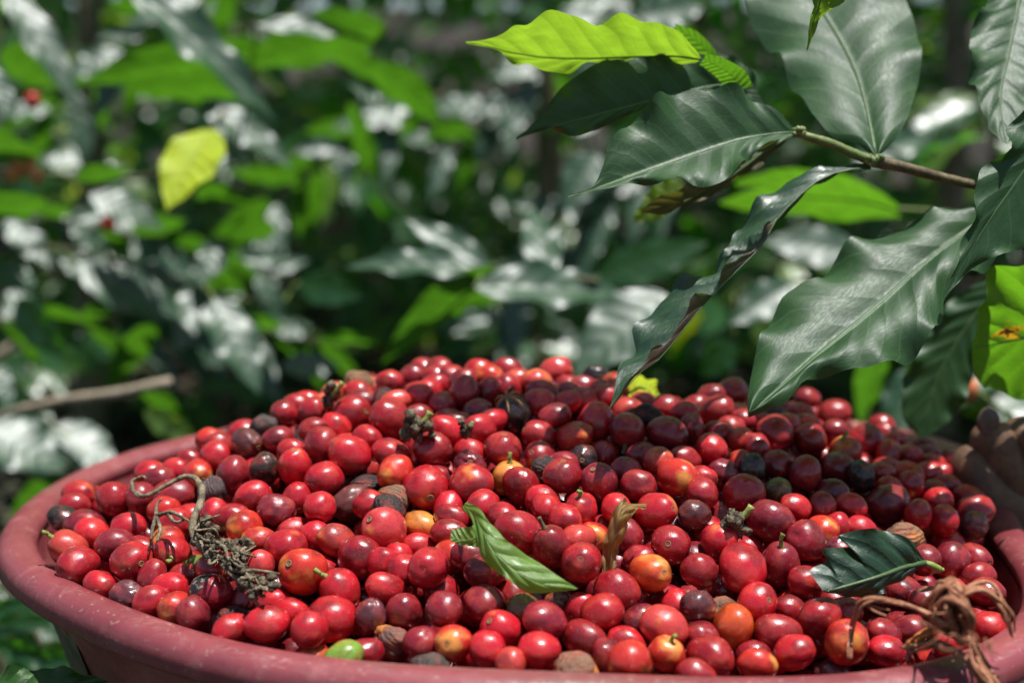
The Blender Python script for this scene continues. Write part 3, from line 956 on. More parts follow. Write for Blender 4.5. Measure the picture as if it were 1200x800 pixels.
# ---------------------------------------------------------------- leaves traced as surfaces in space
def leaf_surface(mid, eu, el, n=56, m=11, wav=.0012, nw=8, bulge=.0, quilt=.0006, seed=0, holes=None):
    """mid / upper edge / lower edge as 3-D polylines from base to tip -> grid with UV (u along, v across)"""
    A = catmull(eu, n); B = catmull(mid, n); C = catmull(el, n); V = []; UV = []; k = 2*m+1
    for i in range(n):
        u = i/(n-1); t = B[min(i+1, n-1)]-B[max(i-1, 0)]; ac = C[i]-A[i]; nr = np.cross(t, ac); nr = nr/max(np.linalg.norm(nr), 1e-9)
        if nr[2] < 0: nr = -nr
        for j in range(k):
            v = j/(k-1); s = abs(v-.5)*2; E = A[i] if v < .5 else C[i]
            p = B[i]*(1-s)+E*s
            ph = u*nw-s*1.3; q = quilt*math.sin(math.pi*(ph % 1.0))*math.sin(math.pi*min(s*1.02, 1))*min(1, 4*(1-u))*min(1, 6*u)
            wv = wav*2.3*s**3*(math.sin(2*math.pi*(u*nw*.5)+seed+(2.1 if v < .5 else 0))+.6*math.sin(2*math.pi*u*nw*.83+seed*2+v*3))*math.sin(math.pi*u)
            p = p+nr*(bulge*math.sin(math.pi*s)+q+wv); V.append(p); UV.append((u, v))
    F = [(i*k+j, i*k+j+1, (i+1)*k+j+1, (i+1)*k+j) for i in range(n-1) for j in range(k-1)]
    return V, F, UV
def traced(name, parent, mid, eu, el, D0, D1, ku, kl, mat, rib=True, ribr=.0011, label=None, ribmat=None, fn=None, **kw):
    """mid, eu, el: pixel outlines from base to tip; depth from D0 at the base to D1 at the tip, edges tipped by slope ku / kl"""
    b = np.array(mid[0], float); t = np.array(mid[-1], float); ax = (t-b)/max(((t-b)**2).sum(), 1e-9)
    def dep(p): return D0+(D1-D0)*min(max(float((np.array(p[:2], float)-b)@ax), -.1), 1.1)
    P = catmull([(p[0], p[1]) for p in mid], 60)
    def edge(E, k):
        out = []
        for p in E:
            q = P[np.argmin(((P-np.array(p[:2], float))**2).sum(1))]; D = dep(q)
            out.append(at(p[0], p[1], D+k*(q[1]-p[1])*D/FPX))
        return out
    M_ = [at(p[0], p[1], dep(p)) for p in mid]; A = edge(eu, ku); B = edge(el, kl)
    V, F, UV = leaf_surface(M_, A, B, **kw)
    me = mesh(name, V, F, mat, True, UV); o = part(name, me, parent)
    if label and parent is not None: o['label'] = label
    if rib:
        k = 2*kw.get('m', 11)+1; n = kw.get('n', 56); c = [V[i*k+k//2] for i in range(0, n, 3)]
        part('midrib', mesh('midrib', *tube(c, [ribr*(1-.85*i/(len(c)-1)) for i in range(len(c))], 6), M['rib'] if ribmat is None else ribmat), o)
    return o
M['rib'] = simple('pale_midrib', (.05, .10, .035), (.10, .16, .06), 200, .45, .1)
def scraps():
    # fresh green leaf scrap lying on the cherries
    def hs(p): return H(p[0], p[1], p[2])
    mid = [hs(p) for p in [(543, 592, .016), (556, 604, .020), (566, 622, .019), (578, 645, .017), (604, 668, .014), (635, 684, .011), (675, 690, .008)]]
    eu = [hs(p) for p in [(546, 588, .017), (562, 595, .022), (576, 615, .021), (600, 638, .017), (628, 656, .014), (655, 675, .011), (677, 689, .008)]]
    el = [hs(p) for p in [(541, 596, .014), (550, 607, .017), (560, 630, .016), (566, 655, .012), (590, 675, .011), (620, 694, .008), (673, 691, .007)]]
    V, F, UV = leaf_surface(mid, eu, el, n=40, m=6, wav=.0006, nw=6, quilt=.0007, seed=2)
    r = part('leaf_scrap', mesh('leaf_scrap', V, F, M['leaf_scrap'], True, UV)); r.location = (0, 0, 0)
    tag(r, 'bright green folded leaf scrap lying on the cherries in the front middle', 'leaf scrap')
    mid = [hs(p) for p in [(566, 622, .017), (556, 630, .016), (542, 633, .016), (528, 628, .017)]]
    eu = [hs(p) for p in [(564, 612, .019), (556, 615, .019), (545, 617, .019), (529, 620, .018)]]
    el = [hs(p) for p in [(562, 641, .013), (552, 640, .013), (540, 638, .014), (528, 634, .016)]]
    V, F, UV = leaf_surface(mid, eu, el, n=16, m=4, wav=.0006, nw=3, quilt=.0004, seed=1); part('torn_flap', mesh('torn_flap', V, F, M['leaf_scrap'], True, UV), r)
    # torn dark leaf
    mid = [hs(p) for p in [(1084, 659, .016), (1060, 664, .017), (1030, 675, .016), (1000, 684, .014), (975, 691, .012), (966, 694, .011)]]
    eu = [hs(p) for p in [(1083, 656, .017), (1068, 634, .024), (1040, 621, .027), (1004, 621, .026), (985, 629, .024), (1002, 637, .022), (992, 641, .021), (962, 644, .019), (972, 654, .017), (954, 664, .014), (948, 669, .013)]]
    el = [hs(p) for p in [(1083, 661, .015), (1062, 674, .013), (1040, 690, .010), (1018, 698, .008), (998, 699, .008), (975, 696, .010), (962, 692, .011)]]
    V, F, UV = leaf_surface(mid, eu, el, n=56, m=9, wav=.0012, nw=6, quilt=.0016, seed=4)
    r = tag(part('torn_leaf', mesh('torn_leaf', V, F, M['leaf_torn'], True, UV)), 'dark green torn leaf with ragged left edge lying on the cherries at right', 'leaf')
    k = 19; part('midrib', mesh('midrib', *tube([V[i*k+9] for i in range(0, 56, 4)], [.0011-.0007*i/13 for i in range(14)], 6), M['rib']), r)
    part('leaf_stalk', mesh('leaf_stalk', *tube([mid[0], hs((1092, 662, .016)), hs((1100, 667, .014))], [.0010, .0014, .0016], 7, 8), M['stem_green']), r)
    # curled withered leaf, standing up
    D = on_heap(715, 655)[1]-.006
    def z(x, y, d=0): return at(x, y, D+d)
    mid = [z(716, 668), z(716, 645, -.002), z(722, 622, -.003), z(728, 602, -.003), z(738, 594, .002), z(757, 592, .006)]
    eu = [z(706, 670), z(706, 645, .004), z(712, 620, .004), z(720, 596, .003), z(735, 589, .006), z(758, 590, .007)]
    el = [z(722, 664), z(724, 645, .004), z(733, 626, .003), z(738, 608, .001), z(745, 600, .003), z(758, 595, .006)]
    V, F, UV = leaf_surface(mid, eu, el, n=36, m=5, wav=.0012, nw=5, quilt=.0008, seed=7)
    tag(part('withered_leaf', mesh('withered_leaf', V, F, M['leaf_curl'], True, UV)), 'curled brown and yellow withered leaf scrap standing among the cherries', 'leaf scrap')
    # yellow leaf at the rear crest
    D = .615
    mid = [z(737, 458, .05), z(750, 450, .05), z(765, 452, .055), z(772, 464, .06)]
    eu = [z(738, 447, .06), z(750, 440, .065), z(764, 444, .065), z(773, 462, .06)]
    el = [z(736, 468, .04), z(750, 470, .04), z(764, 470, .045), z(771, 468, .05)]
    D = .57
    V, F, UV = leaf_surface([at(737, 458, .60), at(750, 451, .60), at(763, 453, .605), at(772, 464, .61)], [at(738, 447, .61), at(750, 440, .615), at(764, 444, .615), at(773, 462, .61)], [at(736, 468, .59), at(750, 470, .59), at(764, 470, .595), at(771, 468, .60)], n=20, m=5, wav=.0006, nw=4, seed=3)
    tag(part('yellow_leaf', mesh('yellow_leaf', V, F, M['leaf_yellow'], True, UV)), 'small yellow leaf behind the crest, right of the hanging curled leaf tip', 'leaf')
scraps()
# ---------------------------------------------------------------- raffia tie on the front right of the rim
def build_raffia():
    def r(x, y, z): return onz(x, y, z)
    P0 = r(1120, 720, .31); t = empty('raffia_tie', P0, 'frayed brown raffia cord knotted over the front right rim', 'raffia cord')
    def strand(pts, R, n=26, m='raffia', k=7, rough=.22, seed=0, name='strand'):
        return part(name, mesh(name, *tube([r(*p) for p in pts], R, k, n, rough, seed), M[m]), t)
    rr = random.Random(5)
    def bundle(pts, R, k, spread, seed, m='raffia', n=30, rough=.12):
        q_ = random.Random(seed)
        for s in range(k):
            ox, oy, oz = q_.gauss(0, spread), q_.gauss(0, spread), q_.gauss(0, spread*.00012); 
            P = [(x+ox*(.4+.6*math.sin(i*1.7+s))+q_.gauss(0, spread*.22), y+oy*(.5+.5*math.cos(i*1.3+s))+q_.gauss(0, spread*.22), z+oz) for i, (x, y, z) in enumerate(pts)]
            strand(P, [r*.55*q_.uniform(.7, 1.25) for r in R], n, m, 6, rough, seed*20+s)
    bundle([(1110, 730, .319), (1082, 716, .321), (1055, 706, .322), (1028, 702, .322), (1010, 706, .320), (1002, 718, .316), (1000, 735, .310), (997, 755, .306), (995, 770, .303)], [.0015, .0014, .0013, .0011, .0008, .0005], 5, 2.6, 1)
    bundle([(1040, 716, .318), (1025, 714, .319), (1012, 708, .319), (1004, 715, .316)], [.0006, .0008, .0004], 2, 3, 2)
    bundle([(1062, 758, .3075), (1085, 753, .3085), (1108, 757, .309), (1130, 768, .308), (1152, 788, .304), (1168, 811, .298), (1176, 835, .290)], [.0009, .0014, .0012, .0009], 9, 5, 3)
    bundle([(1112, 722, .318), (1130, 694, .327), (1150, 690, .328), (1166, 702, .325), (1177, 722, .320), (1184, 742, .313)], [.0013, .0012, .0009, .0004], 9, 4.5, 4)
    bundle([(1100, 738, .313), (1090, 714, .320), (1097, 694, .326), (1112, 683, .330), (1125, 689, .329), (1126, 706, .323), (1118, 728, .314)], [.0013, .0014, .0014, .0010], 12, 5.5, 5)
    bundle([(1100, 712, .322), (1112, 700, .327), (1128, 704, .326), (1136, 722, .320), (1126, 740, .314), (1108, 738, .314), (1099, 722, .319)], [.0013, .0015, .0012], 12, 4.5, 6)
    bundle([(1116, 690, .328), (1110, 712, .324), (1116, 736, .316), (1126, 752, .311)], [.0010, .0015, .0012], 8, 5, 7)
    bundle([(1122, 706, .322), (1130, 728, .316), (1138, 750, .311), (1148, 774, .306), (1168, 804, .299), (1180, 830, .292)], [.0014, .0013, .0011, .0007], 9, 5, 8)
    bundle([(1112, 732, .312), (1094, 737, .311), (1078, 744, .309), (1064, 752, .308)], [.0012, .0014, .0005], 7, 4, 9, 'raffia_orange', 14)
    for q in range(18):
        x, y = rr.uniform(1085, 1165), rr.uniform(684, 760)
        strand([(x, y, .320), (x+rr.uniform(-16, 16), y+rr.uniform(-14, 6), .326), (x+rr.uniform(-26, 34), y+rr.uniform(-8, 26), .320)], [.0004, .0003, .00012], 10, seed=50+q, name='fibre', k=5)
build_raffia()
# ---------------------------------------------------------------- the hand at the far right
def build_hand():
    P0 = at(1215, 540, .63)
    t = empty('person', P0, "person's dark brown hand gripping the far right rim of the tub, mostly in shade", 'person')
    a = lambda x, y, D: at(x, y, D)
    palm = a(1222, 592, .655); wrist = a(1340, 600, .72); el = a(1650, 520, .90)
    ch = {'thumb': [(1172, 604, .622, .0175), (1146, 574, .615, .0155), (1139, 542, .613, .0115), (1142, 519, .613, .0068)],
          'index': [(1196, 590, .628, .0140), (1172, 560, .616, .0126), (1165, 520, .610, .0118), (1159, 491, .610, .0092)],
          'middle': [(1222, 580, .640, .0135), (1207, 540, .622, .0118), (1197, 508, .612, .0105), (1192, 492, .610, .0082)],
          'ring': [(1240, 585, .650, .0125), (1232, 545, .630, .0110), (1224, 515, .618, .0098), (1219, 500, .614, .0078)],
          'little': [(1262, 592, .665, .0110), (1258, 558, .645, .0094), (1252, 534, .630, .0084), (1247, 520, .625, .0066)]}
    V = [palm, wrist, el]; R = [.023, .024, .036]; E = [(0, 1), (1, 2)]
    for f, pts in ch.items():
        prev = 0
        for x, y, D, r in pts:
            V.append(a(x, y, D)); R.append(r); E.append((prev, len(V)-1)); prev = len(V)-1
    me = bpy.data.meshes.new('hand'); me.from_pydata([tuple(v) for v in V], E, []); o = part('hand', me, t)
    sk_ = o.modifiers.new('skin', 'SKIN'); sk_.use_smooth_shade = True
    for i, r in enumerate(R): me.skin_vertices[0].data[i].radius = (r, r)
    me.skin_vertices[0].data[0].use_root = True
    ss = o.modifiers.new('sub', 'SUBSURF'); ss.levels = ss.render_levels = 2
    dg = bpy.context.evaluated_depsgraph_get(); ev = o.evaluated_get(dg); m2 = bpy.data.meshes.new_from_object(ev); o.modifiers.clear()
    m2.materials.clear(); m2.materials.append(M['skin']); m2.polygons.foreach_set('use_smooth', [True]*len(m2.polygons)); o.data = m2; m2.name = 'hand'
    for f in ('index',):
        x, y, D, r = ch[f][-1]; part('fingernail', mesh('fingernail', *blob(a(x-1, y+3, D-r*.78), .0062, (.85, .30, 1.05), 3, .1, 1), M['nail']), t)
    part('sleeve', mesh('sleeve', *tube([a(1480, 565, .80), a(1650, 520, .90), a(1800, 480, .98)], [.045, .052, .06], 16, 12, .05, 3), M['sleeve']), t)
build_hand()
# ---------------------------------------------------------------- foreground coffee twigs
def twig(parent, pts, R, mat='twig', n=40, name='twig', seed=0):
    return part(name, mesh(name, *tube([at(*p) for p in pts], R, 10, n, .06, seed), M[mat]), parent)
def foreground():
    A = empty('coffee_twig', at(1300, 262, .60), 'coffee twig with dark glossy leaves and one glowing yellow-green leaf, reaching in from the right', 'coffee twig', 'coffee twigs hanging over the tub')
    twig(A, [(930, 155, .545), (950, 161, .545), (975, 169, .546), (1000, 180, .547), (1024, 189, .548)], [.0014, .0018, .0019, .0022], 'twig_green')
    twig(A, [(1020, 188, .548), (1050, 194, .550), (1085, 203, .553), (1120, 212, .556), (1160, 221, .56), (1220, 236, .57), (1300, 262, .60)], [.0026, .0020, .0019, .0021, .0024, .0030])
    rr = random.Random(8)
    part('node', mesh('node', *join(*[blob(at(1024+rr.uniform(-9, 9), 188+rr.uniform(-5, 5), .546), rr.uniform(.0008, .0018), (1, 1, 1), 2, .5, i) for i in range(12)]), M['twig_green']), A)
    part('node', mesh('node', *join(*[blob(at(936+rr.uniform(-7, 6), 156+rr.uniform(-5, 4), .544), rr.uniform(.0007, .0016), (1, 1, 1), 2, .5, i) for i in range(8)]), M['twig_green']), A)
    t = traced
    # glowing leaf
    t('leaf', A, [(822, 70), (790, 66), (740, 67), (690, 69), (640, 68), (600, 62), (570, 54), (546, 50)],
      [(818, 62), (800, 42), (770, 26), (740, 21), (700, 25), (655, 16), (622, 22), (592, 39), (570, 46), (546, 49)],
      [(815, 74), (790, 76), (765, 64), (740, 70), (700, 77), (665, 82), (645, 84), (622, 80), (605, 74), (590, 64), (570, 56), (546, 51)], .560, .545, -1.7, -1.5, M['leaf_bright'], label='glowing yellow-green leaf lit through from above', nw=9, seed=1, wav=.0008, ribr=.0006)
    t('leaf', A, [(846, 92), (832, 66), (812, 46), (790, 34)], [(850, 90), (838, 60), (818, 38), (792, 28)], [(838, 92), (822, 74), (804, 56), (788, 38)], .585, .58, -1.2, -1.2, M['leaf_mid'], rib=False, nw=5, n=24, m=5, quilt=.0001, wav=.0001)
    t('leaf', A, [(866, 105), (858, 90), (840, 78), (824, 70)], [(882, 102), (874, 84), (850, 69), (828, 63)], [(860, 110), (846, 98), (834, 86), (820, 76)], .556, .550, -1.2, -1.2, M['leaf_mid'], rib=False, nw=5, n=24, m=5, quilt=.0001, wav=.0001)
    t('leaf', A, [(868, 104), (840, 100), (790, 112), (740, 125), (690, 138), (650, 148), (605, 163)],
      [(868, 100), (850, 78), (820, 63), (780, 60), (745, 62), (715, 68), (690, 80), (668, 95), (650, 112), (636, 132), (622, 148), (605, 161)],
      [(866, 108), (840, 106), (800, 112), (765, 124), (740, 134), (715, 146), (690, 155), (672, 160), (655, 152), (640, 148), (622, 155), (605, 164)], .57, .545, -.12, .05, M['leaf'], label='dark leaf in shade under the glowing one', seed=3, wav=.0015, ribr=.0004)
    t('leaf', A, [(895, 122), (880, 98), (862, 80), (842, 68)], [(890, 112), (884, 90), (864, 70), (842, 64)], [(888, 122), (868, 108), (852, 92), (838, 72)], .60, .60, .1, .1, M['leaf'], rib=False, nw=5, n=24, m=5, quilt=.0002, wav=.0005)
    t('leaf', A, [(932, 155), (900, 158), (860, 166), (800, 186), (750, 203), (710, 217), (666, 230)],
      [(932, 151), (908, 128), (880, 112), (868, 104), (850, 103), (835, 106), (818, 102), (795, 106), (770, 116), (748, 134), (722, 156), (712, 175), (706, 195), (700, 210), (690, 220), (666, 229)],
      [(934, 158), (905, 166), (885, 178), (870, 194), (855, 206), (835, 215), (810, 213), (780, 216), (755, 212), (735, 216), (712, 222), (690, 226), (666, 231)], .545, .515, .10, 1.5, M['leaf'], label='dark leaf with folded glossy lower half', seed=5, wav=.0016, quilt=.0009, ribr=.0006)
    t('leaf', A, [(925, 160), (895, 178), (860, 205), (820, 228), (790, 240), (752, 247)], [(930, 158), (905, 165), (870, 186), (835, 205), (800, 218), (770, 232), (752, 246)], [(925, 163), (905, 182), (880, 200), (850, 220), (815, 236), (780, 250), (752, 249)], .565, .56, -.5, -.4, M['leaf_brown'], label='brownish leaf underside behind the folded leaf', nw=6, n=30, m=6)
    t('leaf', A, [(1027, 187), (1022, 160), (1015, 125), (1003, 85), (985, 48), (962, 10), (935, -40), (915, -90), (900, -130)],
      [(1030, 183), (1048, 165), (1062, 142), (1072, 110), (1079, 80), (1078, 50), (1070, 20), (1055, -10), (1030, -50), (985, -95), (905, -130)],
      [(1022, 184), (1000, 166), (975, 158), (955, 140), (942, 118), (928, 100), (915, 72), (900, 55), (884, 35), (874, 8), (868, -25), (870, -70), (895, -130)], .547, .665, .62, .25, M['leaf'], label='broad upright leaf seen face on, pale midrib', seed=2, wav=.0014, quilt=.0009, nw=10, bulge=.002, ribr=.0010)
    t('leaf', A, [(1020, 197), (985, 201), (955, 214), (926, 240), (908, 260), (893, 287), (868, 313), (838, 342), (812, 372), (790, 400), (768, 425), (745, 440), (731, 460), (715, 479)],
      [(1020, 192), (985, 192), (950, 200), (915, 217), (880, 245), (862, 272), (852, 298), (824, 317), (793, 335), (772, 354), (760, 366), (744, 390), (742, 412), (726, 428), (722, 450), (714, 478)],
      [(1020, 198), (986, 203), (957, 217), (928, 243), (908, 259), (890, 281), (863, 308), (831, 337), (804, 367), (782, 396), (762, 419), (742, 436), (729, 458), (715, 478)], .548, .50, 1.3, -1.2, M['leaf_hang'], label='narrow curled leaf hanging down to the cherries, brown underneath', seed=6, wav=.0013, nw=13, quilt=.0009, ribr=.0006)
    # second twig, off to the right: big drooping leaves
    B = empty('coffee_twig', at(1420, 250, .60), 'coffee twig whose large drooping leaves hang at the right edge above the hand', 'coffee twig', 'coffee twigs hanging over the tub')
    twig(B, [(1215, 235, .575), (1260, 215, .58), (1330, 220, .59), (1420, 250, .60)], [.0018, .0022, .0030], 'twig')
    t('leaf', B, [(1215, 226), (1170, 247), (1135, 268), (1080, 312), (1040, 348), (1000, 382), (960, 415), (925, 445), (900, 466), (877, 488)],
      [(1215, 220), (1180, 232), (1130, 240), (1095, 250), (1060, 264), (1030, 276), (1005, 282), (990, 292), (968, 312), (958, 330), (935, 338), (915, 352), (898, 382), (888, 405), (880, 440), (876, 470), (877, 488)],
      [(1212, 240), (1190, 270), (1175, 292), (1150, 318), (1125, 332), (1108, 345), (1104, 375), (1085, 402), (1060, 420), (1030, 430), (1000, 434), (965, 437), (945, 448), (925, 468), (900, 480), (877, 489)], .565, .50, 1.05, .85, M['leaf'], label='largest drooping leaf, grey-green with sheen', seed=3, wav=.0018, quilt=.0009, nw=11, bulge=.0025, ribr=.0005)
    t('leaf', B, [(1290, 60), (1245, 130), (1200, 200), (1165, 250), (1140, 290), (1120, 325), (1105, 350)],
      [(1240, 60), (1205, 122), (1180, 155), (1176, 178), (1152, 200), (1141, 230), (1138, 262), (1124, 300), (1112, 330), (1105, 349)],
      [(1340, 110), (1290, 220), (1240, 275), (1195, 292), (1165, 300), (1138, 318), (1118, 336), (1105, 350)], .52, .505, -.25, -.3, M['leaf'], label='dark leaf in shade at the right edge, tip curled brown', seed=8, wav=.0014, quilt=.0006, ribr=.0004)
    t('leaf', B, [(1200, -40), (1190, 20), (1180, 70), (1172, 115), (1178, 168)],
      [(1168, -45), (1158, 0), (1142, 26), (1136, 62), (1139, 90), (1147, 122), (1160, 150), (1176, 168)],
      [(1290, -40), (1262, 20), (1240, 70), (1215, 120), (1180, 170)], .60, .545, .3, .7, M['leaf'], label='upright glossy leaf cut by the top right corner', seed=9, wav=.0014, quilt=.0014, nw=9, rib=True)
    t('leaf', B, [(1185, 330), (1150, 360), (1122, 400), (1100, 440), (1088, 480), (1080, 512)], [(1160, 322), (1115, 352), (1090, 385), (1068, 420), (1058, 455), (1058, 490), (1078, 512)],
      [(1200, 352), (1170, 385), (1150, 420), (1136, 455), (1115, 490), (1084, 513)], .66, .66, .05, .0, M['leaf'], label='dark hanging leaf deep in shade above the hand', seed=4, wav=.0012, nw=8, ribr=.0007)
    t('leaf', B, [(1330, 380), (1270, 385), (1210, 395), (1175, 402), (1139, 408)], [(1330, 300), (1262, 296), (1205, 306), (1180, 312), (1160, 326), (1148, 355), (1146, 385), (1139, 404)],
      [(1330, 470), (1262, 480), (1210, 470), (1180, 462), (1158, 456), (1142, 438), (1139, 412)], .585, .57, -1.1, -1.1, M['leaf_spot'], label='yellow-green leaf with a rusty yellow spot', seed=5, wav=.0012, nw=7, ribr=.0006)
    t('leaf', B, [(970, -90), (966, -40), (962, 0), (952, 30), (946, 60)], [(1010, -90), (1004, -40), (990, -2), (962, 22), (947, 58)], [(935, -90), (945, -40), (952, 0), (950, 20), (945, 58)], .50, .515, -.4, -.2, M['leaf_bright'], label='bright leaf tip dangling at the top edge', n=24, m=5, ribr=.0005)
    # third twig, a little farther and softer
    C = empty('coffee_twig', at(1300, 300, .95), 'blurred coffee twig with bright green leaves just behind the curled leaf', 'coffee twig', 'coffee twigs hanging over the tub')
    twig(C, [(1052, 245, .90), (1110, 250, .91), (1200, 270, .93), (1300, 300, .95)], [.0015, .002, .003], 'twig_green')
    t('leaf', C, [(1055, 248), (1010, 236), (950, 232), (895, 233), (844, 237)], [(1052, 240), (1030, 224), (1000, 210), (975, 206), (950, 206), (915, 216), (890, 220), (865, 228), (844, 236)], [(1055, 255), (1020, 256), (990, 260), (940, 252), (905, 250), (870, 246), (844, 239)], .90, .90, -1.6, -1.4, M['leaf_mid'], wav=.0004, nw=8, seed=2)
    t('leaf', C, [(1052, 245), (990, 222), (930, 212), (895, 210), (862, 216)], [(1052, 240), (1000, 208), (950, 198), (905, 200), (862, 212)], [(1050, 248), (990, 232), (930, 222), (895, 220), (862, 218)], .93, .93, -1.4, -1.4, M['leaf_mid'], wav=.0004, rib=False)
    t('leaf', C, [(1040, 262), (1030, 275), (1020, 290)], [(1052, 250), (1045, 262), (1022, 290)], [(1020, 256), (1012, 272), (1018, 290)], .90, .90, .3, .3, M['leaf'], rib=False, n=20, m=5)
    t('leaf', C, [(800, 215), (780, 232), (762, 250), (742, 258)], [(796, 208), (770, 214), (750, 240), (742, 255)], [(810, 222), (790, 240), (772, 258), (744, 261)], .70, .69, -.3, -.3, M['leaf_bright'], rib=False, n=20, m=5)
foreground()
# ---------------------------------------------------------------- leaf library for everything farther away
def lib_leaf(seed, n=12, m=3):
    r_ = random.Random(seed); droop = r_.uniform(.05, .22); fold = r_.uniform(.1, .28); wv = r_.uniform(.02, .045); ph = r_.uniform(0, 6); V = []; UV = []; k = 2*m+1; bend = r_.uniform(-.05, .05)
    for i in range(n):
        u = i/(n-1); y = u; wd = .205*(math.sin(math.pi*u**.85)**.8)*(1-.35*u**3) + .004; wd *= (1 if u < .86 else 1-(u-.86)*3.5)
        for j in range(k):
            s = (j-m)/m; V.append((s*wd+bend*u*u, y, -droop*u*u+fold*abs(s)*wd+wv*abs(s)**3*math.sin(u*19+ph+(s > 0)*2)*math.sin(math.pi*u))); UV.append((u, .5+.5*s))
    F = [(i*k+j, i*k+j+1, (i+1)*k+j+1, (i+1)*k+j) for i in range(n-1) for j in range(k-1)]
    return V, F, UV
LIB = [lib_leaf(s) for s in range(6)]; LIBHI = [lib_leaf(s+20, 22, 5) for s in range(5)]
LMESH = {}
def lmesh(kind, i, hi=False):
    if (kind, i, hi) not in LMESH:
        V, F, UV = (LIBHI if hi else LIB)[i]; LMESH[(kind, i, hi)] = mesh('leaf', V, F, M[kind], True, UV)
    return LMESH[(kind, i, hi)]
def basis(base, L, N, ln, wd, tz=1):
    y = Vector(L).normalized(); z = Vector(N)-y*Vector(N).dot(y); z.normalize(); x = y.cross(z)
    m = Matrix((x*wd, y*ln, z*ln*tz)).transposed().to_4x4(); m.translation = base; return m
def put_leaf(parent, m, kind, i, hi=False):
    o = bpy.data.objects.new('leaf', lmesh(kind, i, hi)); link(o, parent); l, q, s = m.decompose()
    p = parent; off = Vector((0, 0, 0))
    while p is not None: off += p.location; p = p.parent
    o.location = l-off; o.rotation_mode = 'QUATERNION'; o.rotation_quaternion = q; o.scale = s; return o
HALF = lambda base: ((CAM-base).normalized()+SUN).normalized()
def px_leaf(parent, x0, y0, x1, y1, w, D, mode, i=0, seed=0):
    """leaf from stalk pixel to tip pixel, w pixels wide, at depth D; mode sets how it leans"""
    r_ = random.Random(seed+int(x0*7+y1)); B = at(x0, y0, D)
    N = {'s': HALF(B), 'm': (HALF(B)+Vector((.25, -.5, .1))).normalized(), 'g': Vector((.05, .62, .78)).normalized(), 'y': Vector((-.05, -.66, .75)).normalized(), 'd': Vector((-.2, -.95, .2)).normalized()}[mode]
    N = (N+Vector((r_.uniform(-.06, .06), r_.uniform(-.06, .06), r_.uniform(-.05, .05)))).normalized()
    rt = ray(x1, y1); den = rt.dot(N); tt = (B-CAM).dot(N)/den if abs(den) > .08 else D
    tt = min(max(tt, D*.86), D*1.16); Tp = CAM+rt*tt; L = Tp-B; ln = L.length; Wd = L.normalized().cross(N).normalized()
    sw = Vector((Wd.x, Wd.y*math.sin(PITCH)+Wd.z*math.cos(PITCH))); sl_ = Vector(((x1-x0), -(y1-y0))).normalized(); nrm = abs(sw.x*-sl_.y+sw.y*sl_.x)
    wd = w*(.8 if mode == 'g' else 1)*D/FPX/max(nrm, .35)/.40
    return put_leaf(parent, basis(B, L, N, ln, wd, .8), {'s': 'leaf_silver', 'm': 'leaf_silver', 'd': 'leaf_bg', 'g': 'leaf_green', 'y': 'leaf_yellow'}[mode], i % 5, True)
